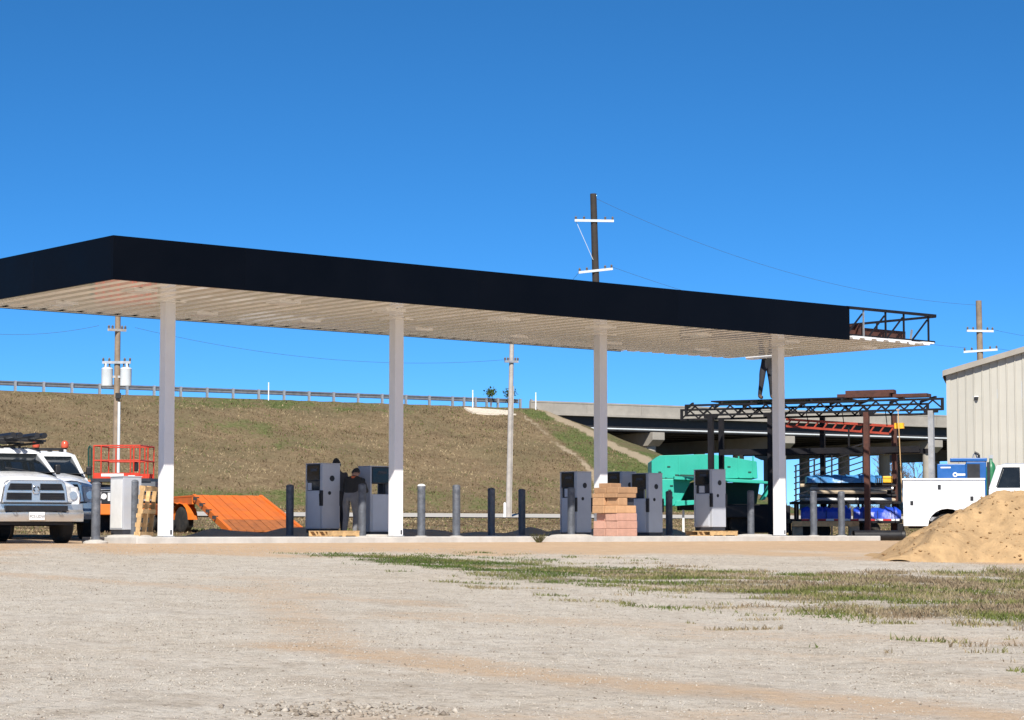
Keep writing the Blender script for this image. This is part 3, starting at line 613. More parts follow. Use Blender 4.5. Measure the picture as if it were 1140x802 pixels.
# pale cabinet at the first column
p = on_w(140, 0.72); t = thing('dispenser_cabinet', 'pale grey upright cabinet by the pickup and the first column', 'cabinet', (p[0], p[1], 0.05), ANG)
MB().box(-0.2, 0.2, -0.24, 0.28, 0.0, 0.10).build('plinth', 'pumpdark', t)
cb = MB().box(-0.22, 0.22, -0.26, 0.30, 0.102, 1.22).build('shell', 'pumpside', t, bevel=0.012)
MB().box(-0.226, -0.212, -0.22, 0.26, 0.14, 1.17).build('door_panel', 'whitepart', cb, bevel=0.004)
MB().box(-0.23, 0.23, -0.27, 0.31, 1.222, 1.24).build('lid', 'pumpside', t, bevel=0.004)

# ------------------------------------------------------------------ pallets
def pallet(label, loc, rz, L=1.1, W=0.9):
    t = thing('pallet', label, 'pallet', loc, rz, 'wooden pallets on the slab'); h = 0.13
    bmesh_ = {}
    for i in range(6):
        x = -L / 2 + 0.05 + i * (L - 0.1) / 5
        MB().box(x - 0.045, x + 0.045, -W / 2, W / 2, h - 0.02, h).build('deck_board', 'wood', t)
    for yy in (-W / 2 + 0.03, 0, W / 2 - 0.03): MB().box(-L / 2 + 0.005, L / 2 - 0.005, yy - 0.02, yy + 0.02, 0.02, h - 0.0205).build('stringer', 'wood', t)
    for x in (-L / 2 + 0.06, 0, L / 2 - 0.06): MB().box(x - 0.045, x + 0.045, -W / 2, W / 2, 0.0, 0.0195).build('bottom_board', 'wood', t)
    return t
p = on_w(792, 0.92); pallet('pallet under the half sunlit dispenser', (p[0], p[1], 0.003), ANG, 1.0, 0.98)
p = on_w(372, 0.72); pallet('flat pallet in front of the dispenser and workers', (p[0], p[1], 0.003), ANG + 0.05, 0.9, 0.75)
p = on_w(166, 0.25); tp = pallet('pallet standing on edge against the first column', (p[0], p[1], 0.003), ANG - R(52), 1.08, 0.92)
tp.rotation_euler = (R(0), R(-84), ANG - R(48)); tp.location.z = 0.54

# ------------------------------------------------------------------ stacked blocks
pu, pw = on_uv(684.5, -0.62)
def block(kind, label, u0, u1, w0, w1, z0, z1, rz=0.0):
    t = MB().box(-(u1 - u0) / 2, (u1 - u0) / 2, -(w1 - w0) / 2, (w1 - w0) / 2, 0, z1 - z0).build('stone_block', kind, None, bevel=0.012)
    X, Y = uv((u0 + u1) / 2, (w0 + w1) / 2); t.location = (X, Y, z0); t.rotation_euler = (0, 0, ANG + rz)
    tag(t, label, 'block', 'wrapped blocks in the stack at the third column'); return t
h = 0.188; z = 0.0
for k in range(8):
    pink = k < 3
    km = 'brickpink' if pink else 'carton'
    cn = ('bottom', 'second', 'third', 'fourth', 'fifth', 'sixth', 'seventh', 'top')[k]; col_ = 'pink' if pink else 'tan'
    lbs = ['%s block at the %s of the %s course of the stack' % (col_, sd2, cn) for sd2 in ('right', 'left')]; lb = lbs[0]
    du = random.uniform(-0.02, 0.02)
    if k < 6:
        hh = h if k != 5 else 0.11
        rows = [(-0.44, -0.012), (0.012, 0.44)]
        for j, (a, b) in enumerate(rows):
            lb = lbs[j]
            if k == 4 and j == 0:
                block('carton', 'short tan block in the middle of the fifth course of the stack', pu - 0.33 + 0.05, pu + 0.02, pw + a, pw + b, z, z + hh * 0.97); block('pumpdark', 'dark block at the right corner of the fifth course of the stack', pu + 0.04, pu + 0.33, pw + a + 0.1, pw + b, z, z + hh * 0.95)
            elif k == 2 and j == 1:
                block(km, lb, pu - 0.33 + 0.12, pu + 0.33, pw + a, pw + b, z, z + hh * 0.98)
            else:
                block(km, lb, pu - 0.33 + du, pu + 0.33 + du, pw + a, pw + b, z, z + hh * 0.98, random.uniform(-0.02, 0.02))
        z += hh
    elif k == 6:
        block('carton', lb, pu - 0.3, pu + 0.345, pw - 0.45, pw - 0.03, z, z + 0.15, 0.02); block('carton', lbs[1], pu - 0.31, pu + 0.22, pw + 0.0, pw + 0.42, z, z + 0.14, -0.02); z += 0.15
    else:
        block('carton', 'topmost tan block of the stack', pu - 0.2, pu + 0.2, pw - 0.02, pw + 0.36, z - 0.008, z + 0.10, 0.1)

# ------------------------------------------------------------------ people
def person(label, loc, rz, J, mats, hat='hair', collar=None):
    """J: dict of joints; mats: torso, legs"""
    root = thing('person', label, 'person', loc, rz)
    names = ['pelvis', 'waist', 'chest', 'neck0', 'neck1', 'head0', 'head1', 'sl', 'el', 'wl', 'sr', 'er', 'wr', 'hl', 'kl', 'al', 'tl', 'hr', 'kr', 'ar', 'tr']
    rad = dict(pelvis=(.155, .115), waist=(.145, .105), chest=(.17, .115), neck0=(.075, .07), neck1=(.06, .062), head0=(.078, .088), head1=(.07, .085),
               sl=(.075, .075), el=(.05, .05), wl=(.034, .038), sr=(.075, .075), er=(.05, .05), wr=(.034, .038), hl=(.095, .095), kl=(.066, .066), al=(.05, .05), tl=(.05, .055),
               hr=(.095, .095), kr=(.066, .066), ar=(.055, .055), tr=(.05, .055))
    E = [('pelvis', 'waist', 0), ('waist', 'chest', 0), ('chest', 'neck0', 0), ('neck0', 'neck1', 2), ('neck1', 'head0', 2), ('head0', 'head1', 2), ('chest', 'sl', 0), ('sl', 'el', 0), ('el', 'wl', 0), ('chest', 'sr', 0), ('sr', 'er', 0), ('er', 'wr', 0),
         ('pelvis', 'hl', 1), ('hl', 'kl', 1), ('kl', 'al', 1), ('al', 'tl', 3), ('pelvis', 'hr', 1), ('hr', 'kr', 1), ('kr', 'ar', 1), ('ar', 'tr', 3)]
    for s in ('l', 'r'):
        W_ = Vector(J['w' + s]); Ev = Vector(J['e' + s]); d = (W_ - Ev).normalized(); side = d.cross(Vector((0, 1, 0.3))).normalized(); nrm = side.cross(d).normalized()
        J['p' + s] = tuple(W_ + d * 0.075); rad['p' + s] = (.034, .022); names.append('p' + s); E.append(('w' + s, 'p' + s, 2))
        for k, (off, ln) in enumerate(((-0.03, 0.062), (-0.01, 0.078), (0.01, 0.074), (0.03, 0.055))):
            a, b = 'f%s%d' % (s, k), 'g%s%d' % (s, k)
            J[a] = tuple(W_ + d * (0.10 + ln * 0.4) + side * off * 1.1 + nrm * 0.006); J[b] = tuple(W_ + d * (0.10 + ln * 0.8) + side * off * 1.2 + nrm * 0.03)
            rad[a] = rad[b] = (.0095, .0095); names += [a, b]; E += [('p' + s, a, 2), (a, b, 2)]
        J['th' + s] = tuple(W_ + d * 0.07 - side * 0.06 + nrm * 0.02); rad['th' + s] = (.011, .011); names.append('th' + s); E.append(('p' + s, 'th' + s, 2))
    idx = {nm: i for i, nm in enumerate(names)}
    me = bpy.data.meshes.new('body'); me.from_pydata([J[nm] for nm in names], [(idx[a], idx[b]) for a, b, _ in E], [])
    o = bpy.data.objects.new('body', me); COL.objects.link(o)
    sk = o.modifiers.new('skin', 'SKIN'); sk.use_smooth_shade = True; sk.branch_smoothing = 0.4
    for nm in names:
        sv = me.skin_vertices[0].data[idx[nm]]; sv.radius = tuple(r_ * (1.16 if nm[0] not in 'fgp' or nm == 'pelvis' else 1.0) for r_ in rad[nm]); sv.use_root = (nm == 'pelvis')
    ss = o.modifiers.new('sub', 'SUBSURF'); ss.levels = 2; ss.render_levels = 2
    dg = bpy.context.evaluated_depsgraph_get(); ev = o.evaluated_get(dg); m2 = bpy.data.meshes.new_from_object(ev)
    bpy.data.objects.remove(o)
    m2.materials.clear()
    for mm in (mats[0], mats[1], 'skin', 'boot'): m2.materials.append(K[mm])
    segs = [(Vector(J[a]), Vector(J[b]), mi) for a, b, mi in E]
    for pl in m2.polygons:
        c = pl.center; best = (1e9, 0)
        for a, b, mi in segs:
            ab = b - a; tt = max(0, min(1, (c - a).dot(ab) / ab.length_squared)); dd = (c - a - ab * tt).length
            if dd < best[0]: best = (dd, mi)
        pl.material_index = best[1]; pl.use_smooth = True
    body = link('body', m2, root)
    h0, h1 = Vector(J['head0']), Vector(J['head1']); up = (h1 - h0).normalized(); fwd = Vector(J.get('face', (0, -1, 0))); fwd = (fwd - up * fwd.dot(up)).normalized(); sd = up.cross(fwd)
    Mx = Matrix((sd, fwd, up)).transposed()
    def hp(x, y, z): return h0 + Mx @ Vector((x, y, z))
    m = MB(); rings = []
    for k in range(6):
        a = k / 5 * math.pi / 2; r = math.cos(a); rings.append([hp(0.098 * r * math.cos(t) + 0, 0.112 * r * math.sin(t) - 0.012, 0.03 + 0.125 * math.sin(a) + (0.055 * math.sin(t) - 0.035) * r) for t in [2 * math.pi * i / 14 for i in range(14)]])
    rings[-1] = [hp(0.004 * math.cos(2 * math.pi * i / 14), 0.004 * math.sin(2 * math.pi * i / 14), 0.156) for i in range(14)]
    m.loft(rings).build('cap', hat, root, smooth=True)
    MB().loft([[hp(-0.02, 0.08, -0.03), hp(0.02, 0.08, -0.03), hp(0, 0.08, 0.03)], [hp(-0.008, 0.115, -0.028), hp(0.008, 0.115, -0.028), hp(0, 0.10, 0.0)]]).build('nose', 'skin', root)
    for s in (-1, 1): MB().ell(hp(s * 0.088, 0.0, 0.0), (0.014, 0.022, 0.03), 8, 5).build('ear', 'skin', root, smooth=True)
    for s in (-1, 1): MB().ell(hp(s * 0.034, 0.078, 0.022), (0.013, 0.012, 0.009), 8, 5).build('eye', 'black', root, smooth=True)
    if collar:
        nk = Vector(J['neck0']); m = MB()
        m.loft([[nk + Vector((0.13 * math.cos(t), 0.12 * math.sin(t), -0.05 + 0.0 * math.sin(t))) for t in [2 * math.pi * i / 14 for i in range(14)]], [nk + Vector((0.085 * math.cos(t), 0.085 * math.sin(t), 0.03)) for t in [2 * math.pi * i / 14 for i in range(14)]]])
        m.build('collar', collar, root, smooth=True)
    return root
# local: -y is where the body faces
def stand(lean=0.0, reach=0.0, knee=0.0):
    def f(y, z):
        a = lean; h = max(0, z - 0.95); return (y * math.cos(a) - h * math.sin(a), min(z, 0.95) + h * math.cos(a) + y * math.sin(a) * (h > 0))
    J = {}
    def put(n, x, y, z): yy, zz = f(y, z); J[n] = (x, yy, zz)
    put('pelvis', 0, 0, .96); put('waist', 0, 0.0, 1.12); put('chest', 0, 0.01, 1.34); put('neck0', 0, 0.01, 1.47); put('neck1', 0, 0, 1.53); put('head0', 0, -0.02, 1.62); put('head1', 0, -0.02, 1.69)
    for s, sx in (('l', -1), ('r', 1)):
        put('s' + s, sx * 0.19, 0.01, 1.40)
        x, y, z = J['s' + s]
        J['e' + s] = (sx * 0.25, y - 0.08 - reach * 0.12, z - 0.27); J['w' + s] = (sx * 0.20, y - 0.16 - reach * 0.22, z - 0.45 + reach * 0.22)
        J['h' + s] = (sx * 0.10, 0.0, .90); J['k' + s] = (sx * 0.12, -0.03 - knee, .50); J['a' + s] = (sx * 0.13, 0.03, .10); J['t' + s] = (sx * 0.14, -0.13, .045)
    return J
p = on_w(375.5, 2.35); pp1 = person('person in slate shirt standing behind the dispenser, head above it', (p[0], p[1], 0.0), R(200), stand(0.12, 0.5), ('jacket2', 'darktrousers'))
p = on_w(389.5, 1.15); J = stand(0.62, 0.9, 0.06); person('person in dark jacket with orange collar bending between two dispensers', (p[0], p[1], 0.0), R(165), J, ('jacket', 'trousers'), collar='hiviz')
pp1.scale = (1.06, 1.06, 1.06)
# legs of the bending worker catch the sun; grey trousers on the third person

# ------------------------------------------------------------------ steel frame with lattice trusses beside the canopy
PA = at(764, 451, 66.0); PB = at(1049, 442.5, 62.6)
fdir = Vector((PB.x - PA.x, PB.y - PA.y, 0)); FL = fdir.length; frz = math.atan2(fdir.y, fdir.x)
ztop = (PA.z + PB.z) / 2
fg = zgs((PA.x + PB.x) / 2, (PA.y + PB.y) / 2)
fr = thing('steel_frame', 'black steel frame of lattice trusses on posts behind the fourth column', 'steel frame', (PA.x, PA.y, 0), frz)
def fx_at(x):                      # local x on the front line of the frame for a photo column
    k = at(x, 500, 1).x; d = (PA.x * fdir.y - PA.y * fdir.x) / (k * fdir.y - fdir.x); return math.hypot(k * d - PA.x, d - PA.y)
FD = 2.3
for yy, ox in ((0.0, 0.0), (FD, -1.05)):
    g = MB().bar((ox, yy, ztop - 0.03), (FL + ox, yy, ztop - 0.03), 0.07, 0.06).build('top_chord', 'blacksteel', fr)
    MB().bar((ox, yy, ztop - 0.33), (FL + ox, yy, ztop - 0.33), 0.07, 0.06).build('bottom_chord', 'blacksteel', fr)
    n = 14
    for i in range(n):
        a, b = FL * i / n + ox, FL * (i + 0.5) / n + ox; c = FL * (i + 1) / n + ox
        MB().bar((a, yy, ztop - 0.30), (b, yy, ztop - 0.06), 0.045, 0.04).build('web', 'blacksteel', fr)
        MB().bar((b, yy, ztop - 0.06), (c, yy, ztop - 0.30), 0.045, 0.04).build('web', 'blacksteel', fr)
    for a in (ox, FL + ox): MB().bar((a, yy, ztop - 0.36), (a, yy, ztop), 0.06, 0.08).build('end_plate', 'blacksteel', fr)
def gz_local(lx, ly):
    c, s = math.cos(frz), math.sin(frz); return zgs(PA.x + lx * c - ly * s, PA.y + lx * s + ly * c)
for x, yy, mt in ((791.5, 0.0, 'blacksteel'), (858, 0.0, 'blacksteel'), (965, 0.0, 'rust'), (1037, 0.0, 'galv')):
    lx = fx_at(x); MB().bar((lx, yy, gz_local(lx, yy) - 0.1), (lx, yy, ztop - 0.36), 0.15, 0.15).build('post', mt, fr)
    MB().box(lx - 0.2, lx + 0.2, yy - 0.06, yy + 0.06, ztop - 0.42, ztop - 0.36).build('bracket', 'blacksteel', fr)
for x, yy, mt in ((803, FD, 'blacksteel'), (920, FD, 'blacksteel'), (1003, FD, 'rust')):
    lx = fx_at(x) - 0.85; MB().bar((lx, yy, gz_local(lx, yy) - 0.1), (lx, yy, ztop - 0.36), 0.14, 0.14).build('post', mt, fr)
zm = ztop - 1.45
MB().bar((fx_at(800), 0.12, zm), (fx_at(1022), 0.12, zm), 0.1, 0.17).build('mid_rail', 'blacksteel', fr)
MB().bar((fx_at(800), FD - 0.12, zm + 0.02), (fx_at(1012), FD - 0.12, zm + 0.02), 0.1, 0.14).build('mid_rail', 'blacksteel', fr)
for k in range(9):
    lx = 0.2 + k * (FL - 0.4) / 8; MB().bar((lx, 0.04, ztop + 0.03), (lx - 1.05, FD - 0.04, ztop + 0.03), 0.06, 0.06).build('cross_bar', 'blacksteel', fr)
for k in range(4): MB().box(0.75 + 0.01 * k, FL * 0.62, 0.1 + k * 0.55, 0.6 + k * 0.55, ztop + 0.062, ztop + 0.10).build('deck_plate', 'blacksteel', fr)
MB().bar((fx_at(944), 0.1, zm + 0.1), (fx_at(944), 0.1, ztop - 0.8), 0.04).build('guard_post', 'blacksteel', fr)
# steel lying on and slung below the frame
def frame_item(name, label, cat): return thing(name, label, cat, (PA.x, PA.y, 0), frz)
t = frame_item('steel_beam_stack', 'stack of rusty steel channels lying on top of the frame', 'steel beams')
for k, (x0, x1, y, zz) in enumerate(((928, 986, 0.5, 0.0), (930, 989, 0.75, 0.0), (932, 990, 1.0, 0.0), (936, 990, 0.62, 0.105), (940, 988, 0.88, 0.105))):
    a, b = fx_at(x0), fx_at(x1); MB().box(a, b, y - 0.11, y + 0.11, ztop + 0.104 + zz, ztop + 0.205 + zz).build('channel', 'rust', t)
for zz in (0.0,):
    t.location.z = 0
t = frame_item('steel_channels', 'pair of rusty channels across the right end of the frame', 'steel beams')
for y in (0.35, 0.65): MB().box(fx_at(985) + 0.18, fx_at(1030), y - 0.1, y + 0.1, ztop + 0.062, ztop + 0.16).build('channel', 'rust', t)
t = frame_item('red_joist', 'red painted joist with yellow end slung under the lattice frame', 'joist')
a, b = fx_at(872), fx_at(998)
za, zb = ztop - 0.50, ztop - 0.78
MB().bar((a, 0.3, za), (b, 0.3, zb), 0.07, 0.07).build('top_angle', 'redprimer', t)
MB().bar((a, 0.3, za - 0.2), (b - 0.3, 0.3, zb - 0.2), 0.07, 0.06).build('bottom_angle', 'redprimer', t)
for i in range(12):
    f0, f1 = i / 12, (i + 0.5) / 12
    MB().bar((a + (b - a) * f0, 0.3, za + (zb - za) * f0 - 0.2), (a + (b - a) * f1, 0.3, za + (zb - za) * f1), 0.04).build('web', 'redprimer', t)
MB().box(b - 0.12, b + 0.14, 0.24, 0.36, zb - 0.06, zb + 0.10).build('yellow_end', 'yellow', t)
for f in (0.2, 0.52, 0.9):
    x = a + (b - a) * f; MB().bar((x, 0.26, za + (zb - za) * f), (x, 0.1, ztop - 0.34), 0.02).build('strap', 'blacksteel', t)
t = frame_item('yellow_strap', 'tan webbing strap hanging down the right of the frame', 'strap')
MB().bar((fx_at(1001), -0.06, ztop - 0.3), (fx_at(1004.5), -0.06, 0.95), 0.05, 0.012).build('webbing', 'wood', t)
MB().box(fx_at(1001) - 0.05, fx_at(1001) + 0.05, -0.08, -0.045, ztop - 0.34, ztop - 0.29).build('hook', 'galv', t)
# worker on the frame
pw_ = at(853.5, 447, 64.75)
J = stand(0.35, 0.9)
J['kl'] = (-0.16, -0.03, .5); J['al'] = (-0.20, 0.02, .1); J['tl'] = (-0.21, -0.14, .045); J['kr'] = (0.13, -0.03, .5); J['ar'] = (0.18, 0.03, .1); J['tr'] = (0.19, -0.13, .045)
fo = Vector((pw_.x - PA.x, pw_.y - PA.y, 0)); 
person('person in dark clothes standing on the steel frame at the canopy edge', (pw_.x, pw_.y, ztop + 0.065), R(20), J, ('jacket', 'darktrousers')).scale = (1.08, 1.08, 1.08)

# ------------------------------------------------------------------ green hopper on wheels
GD = 71.0; gs = GD / F
gc = at(792, 592, GD); gzr = zgs(gc.x, gc.y)
gr = thing('green_hopper', 'sea green sheet metal hopper trailer with dark open underside', 'hopper', (gc.x, gc.y, 0), 0.0)
def gp(x, y): return ((x - 792) * gs, (592 - y) * gs + ZE)
MB().prism([gp(726, 514), gp(735, 507.5), gp(792, 506), gp(843, 514), gp(844, 533), gp(726, 533)], 0.0, 2.0).build('hopper_body', 'green', gr, bevel=0.012)
MB().prism([gp(726, 533.2), gp(776, 533.2), gp(769, 537), gp(758, 559), gp(750, 563.5), gp(736, 563.5), gp(727, 556)], 0.01, 1.9).build('end_housing', 'green', gr, bevel=0.03)
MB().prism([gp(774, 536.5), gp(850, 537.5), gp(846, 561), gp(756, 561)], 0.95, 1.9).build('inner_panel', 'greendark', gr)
MB().prism([gp(750, 531), gp(858, 537), gp(858, 539.5), gp(750, 534.5)], -0.50, -0.02).build('ledge', 'green', gr, bevel=0.006)
MB().prism([gp(750, 531), gp(850, 535), gp(850, 537.5), gp(750, 533.3)], -0.04, 1.0).build('ledge_shelf', 'green', gr)
MB().prism([gp(857, 539.7), gp(858, 539.7), gp(850, 557), gp(847, 557)], -0.45, 0.5).build('end_gusset', 'green', gr)
MB().prism([gp(753, 558), gp(790, 556.5), gp(790, 561), gp(751, 563.8)], -0.12, 0.9).build('chute_lip', 'green', gr, bevel=0.01)
for x in (741, 756, 779, 801, 822, 838): MB().prism([gp(x, 508.5), gp(x + 1.6, 508.5), gp(x + 1.6, 532), gp(x, 532)], -0.035, 0.01).build('rib', 'green', gr)
MB().prism([gp(752, 528.5), gp(792, 529.5), gp(792, 531.5), gp(752, 530.5)], -0.012, 0.01).build('slot', 'greendark', gr)
for x, y in ((745, 520), (748, 541), (746, 546), (748, 554), (735, 526), (733, 546), (812, 520), (835, 526)):
    a, b = gp(x, y); MB().box(a - 0.05, a + 0.05, -0.025, 0.012, b - 0.018, b + 0.018).build('latch', 'greendark', gr)
MB().box(gp(758, 0)[0], gp(872, 0)[0], 0.3, 0.5, gp(0, 568)[1], gp(0, 561.5)[1]).build('chassis_rail', 'blacksteel', gr)
MB().box(gp(758, 0)[0], gp(872, 0)[0], 1.4, 1.6, gp(0, 568)[1], gp(0, 561.5)[1]).build('chassis_rail', 'blacksteel', gr)
MB().box(gp(804, 0)[0], gp(835, 0)[0], -0.1, 1.5, gp(0, 577)[1], gp(0, 562)[1]).build('tank', 'black', gr, bevel=0.04)
MB().box(gp(838, 0)[0], gp(879, 0)[0], -0.2, 1.2, gzr + 0.12, gp(0, 563)[1]).build('engine_box', 'blacksteel', gr, bevel=0.03)
def wheel(parent, x, y, z, r, wd, ax='y', mt='rim'):
    w = MB(); h = wd / 2
    w.lathe([(r * 0.58, -h), (r * 0.9, -h), (r, -h * 0.75), (r, h * 0.75), (r * 0.9, h), (r * 0.58, h)], 24, (0, 0, 0), ax)
    o = w.build('wheel', 'tyre', parent, smooth=True); o.location = (x, y, z)
    for s in (-1, 1):
        MB().lathe([(r * 0.6, s * h * 0.8), (r * 0.57, s * h * 0.97), (r * 0.42, s * h * 0.55), (r * 0.2, s * h * 0.6), (r * 0.16, s * h * 0.9), (r * 0.02, s * h * 0.92)], 18, (0, 0, 0), ax).build('rim', mt, o, smooth=True)
    return o
for x in (797, 826): wheel(gr, gp(x, 0)[0], 0.2, gzr + 0.40, 0.40, 0.26, mt='black'); wheel(gr, gp(x, 0)[0], 1.7, gzr + 0.40, 0.40, 0.26, mt='black')
a = gp(762, 0)[0]; MB().bar((a, 0.4, gzr), (a, 0.4, gp(0, 565)[1]), 0.07).build('jack_leg', 'whitepart', gr); MB().box(a - 0.1, a + 0.1, 0.3, 0.5, gzr - 0.01, gzr + 0.03).build('jack_foot', 'galv', gr)

# ------------------------------------------------------------------ steel stair railing behind
sd_ = 74.0; sp = lambda x, y: tuple(at(x, y, sd_))
s0 = at(884, 592, sd_); st = thing('stair_railing', 'dark sloping pipe railing with parallel rails behind the blue tarps', 'railing', (s0.x, s0.y, zgs(s0.x, s0.y)))
def sl_(x, y): a = at(x, y, sd_); return (a.x - s0.x, 0, a.z - st.location.z)
for k in range(7):
    y0 = 519 + k * 6.6; MB().bar(sl_(884, y0), sl_(964, y0 - 26), 0.04).build('rail', 'blacksteel', st)
for x in (886, 906.5, 926, 945, 961):
    MB().bar((sl_(x, 590)[0], 0, -0.05), sl_(x, 519 - (x - 884) * 0.325 - (10 if x > 940 else 0)), 0.05).build('post', 'blacksteel', st)
for yy in (0.06, 0.9): MB().bar((sl_(884, 570)[0], yy, 0.05), (sl_(964, 540)[0], yy, sl_(964, 543)[2]), 0.05, 0.24).build('stringer', 'blacksteel', st)
for k in range(9):
    f = (k + 0.5) / 9; a = sl_(884, 570)[0] + (sl_(964, 540)[0] - sl_(884, 570)[0]) * f; zz = 0.1 + (sl_(964, 543)[2] - 0.05) * f
    MB().box(a - 0.13, a + 0.13, 0.1, 0.86, zz, zz + 0.035).build('tread', 'galv', st)

# ------------------------------------------------------------------ low trailer with tarped loads
TD = 64.6; ts = TD / F; tc = at(945, 592, TD); tz = zgs(tc.x, tc.y)
def tpx(x, y): return ((x - 945) * ts, (592 - y) * ts + ZE)
tr_rz = R(-4)
def titem(name, label, cat, group=None): return thing(name, label, cat, (tc.x, tc.y, 0), tr_rz, group)
t = titem('flatbed_trailer', 'low dark flatbed trailer with red and white reflective strip', 'trailer')
zd = tpx(0, 578)[1]
MB().box(tpx(881, 0)[0], tpx(1004, 0)[0], 0.0, 2.1, zd - 0.12, zd).build('deck', 'blacksteel', t)
for k in range(12):
    a, b = 893 + k * 9.0, 893 + (k + 1) * 9.0
    MB().box(tpx(a, 0)[0], tpx(b - 0.3, 0)[0], -0.012, -0.002, zd - 0.055, zd + 0.0).build('reflector', 'whitepart' if k % 2 else 'redtape', t)
for x in (899, 915, 970): wheel(t, tpx(x, 0)[0], 0.25, tz + 0.28, 0.28, 0.2, mt='black'); wheel(t, tpx(x, 0)[0], 1.85, tz + 0.28, 0.28, 0.2, mt='black')
for x in (884, 1000):
    for yy in (0.2, 1.9): MB().bar((tpx(x, 0)[0], yy, tz - 0.02), (tpx(x, 0)[0], yy, zd - 0.11), 0.08).build('leg', 'blacksteel', t)
zr = tpx(0, 561)[1]
rk = titem('material_rack', 'dark steel rack standing on the low trailer, loaded with pipes', 'rack')
for x in (890, 925, 962, 1001):
    for yy in (0.5, 1.9): MB().bar((tpx(x, 0)[0], yy, zd + 0.002), (tpx(x, 0)[0], yy, zr), 0.06).build('post', 'blacksteel', rk)
MB().box(tpx(884, 0)[0], tpx(1004, 0)[0], 0.3, 2.0, zr, zr + 0.07).build('shelf', 'blacksteel', rk)
for x in (915, 999): MB().bar((tpx(x, 0)[0], 1.95, zr + 0.07), (tpx(x, 0)[0], 1.95, tpx(0, 541)[1]), 0.05).build('stake', 'blacksteel', rk)
# tarped bundles
def tarp(name, label, x0, x1, y0, y1, z0, z1, m='tarp', seed=1):
    t = titem(name, label, 'tarp'); n = 22; rings = []; rr = random.Random(seed)
    A, B = tpx(x0, 0)[0], tpx(x1, 0)[0]
    for i in range(n + 1):
        f = i / n; e = min(1, min(f, 1 - f) * 9 + 0.25); x = A + (B - A) * f; hh = (z1 - z0) * (0.8 + 0.2 * e) + rr.uniform(-0.03, 0.03); o = rr.uniform(-0.025, 0.025)
        rings.append([(x, y0 - o, z0), (x, y0 + 0.02 + o, z0 + hh * 0.6), (x, y0 + 0.13, z0 + hh * 0.96), (x, (y0 + y1) / 2, z0 + hh + o), (x, y1 - 0.13, z0 + hh * 0.96), (x, y1 - 0.02, z0 + hh * 0.6), (x, y1, z0)])
    MB().loft(rings).build('cover', m, t, smooth=True)
    for f in (0.2, 0.5, 0.8):
        x = A + (B - A) * f; MB().bar((x, y0 - 0.035, z0), (x, y0 - 0.005, z0 + (z1 - z0) * 0.72), 0.03, 0.01).build('tie', 'blacksteel', t)
tarp('tarped_bundle', 'bright blue tarped bundle at the left of the low trailer', 893, 948, 0.05, 0.44, zd + 0.004, tpx(0, 564.5)[1], 'tarp', 1)
tarp('tarped_bundle', 'bright blue tarped bundle at the right of the low trailer', 951, 1003, 0.05, 0.44, zd + 0.004, tpx(0, 565.5)[1], 'tarp', 5)
tt_ = titem('pipe_stack', 'stack of dark pipes and channels on the trailer rack', 'pipes')
rr = random.Random(3)
for lev in range(5):
    for j in range(5):
        yy = 0.45 + j * 0.3 + (0.12 if lev % 2 else 0); zz = zr + 0.072 + 0.055 + lev * 0.108
        MB().tube((tpx(893 + rr.uniform(0, 22), 0)[0], yy, zz), (tpx(1002 - rr.uniform(0, 14), 0)[0], yy, zz), 0.055, n=8).build('pipe', rr.choice(['rust', 'blacksteel', 'galv', 'lumber', 'blacksteel']), tt_)
zt_ = zr + 0.072 + 5 * 0.108
tarp('folded_tarp', 'pale blue sheet lying over the pipe stack', 900, 976, 0.25, 1.2, zt_ + 0.004, zt_ + 0.24, 'tarplight', 9)
tarp('folded_tarp', 'short blue sheet beside the yellow box', 977, 984, 0.3, 1.1, zt_ + 0.004, zt_ + 0.20, 'tarplight', 4)
t = titem('yellow_box', 'small orange yellow box on top of the pipe stack', 'box')
MB().box(tpx(984.5, 0)[0], tpx(995, 0)[0], 0.35, 0.7, zt_ + 0.004, zt_ + 0.20).build('case', 'yellow', t, bevel=0.02)
MB().box(tpx(985, 0)[0], tpx(994.5, 0)[0], 0.345, 0.705, zt_ + 0.12, zt_ + 0.13).build('seam', 'black', t)
MB().bar((tpx(988, 0)[0], 0.5, zt_ + 0.22), (tpx(991.5, 0)[0], 0.5, zt_ + 0.22), 0.03).build('handle', 'black', t)
# boards and pipe on the ground before the trailer
def gitem(name, label, cat, x0, x1, d, hgt, wid, mt, z=0.0, n=1):
    a = at(x0, 592, d); b = at(x1, 592, d); g = max(zgs(a.x, a.y), zgs(b.x, b.y)) + z
    t = thing(name, label, cat, (a.x, a.y, g))
    for k in range(n): MB().box(0, b.x - a.x, k * (wid + 0.01), k * (wid + 0.01) + wid, 0.0, hgt).build('board', mt, t)
    return t
t = titem('lumber', 'long pale planks laid along the front of the low trailer', 'planks')
for k in range(3): MB().box(tpx(882, 0)[0], tpx(956 - 4 * k, 0)[0], -0.12 - k * 0.15, -0.02 - k * 0.15, zd - 0.22, zd - 0.07).build('plank', 'wood', t)
for x in (888, 950): MB().bar((tpx(x, 0)[0], -0.22, tz - 0.01), (tpx(x, 0)[0], -0.22, zd - 0.222), 0.14, 0.3).build('trestle', 'lumber', t)
gitem('grey_board', 'weathered grey boards lying right of the two sunlit bollards', 'boards', 951, 1012, 61.5, 0.10, 0.2, 'lumber', 0.0, 3)
a = at(950, 592, 60.2); b = at(1008, 592, 60.2); t = thing('black_pipe', 'thick black pipe lying on the ground behind the sand pile', 'pipe', (a.x, a.y, zgs((a.x + b.x) / 2, a.y)))
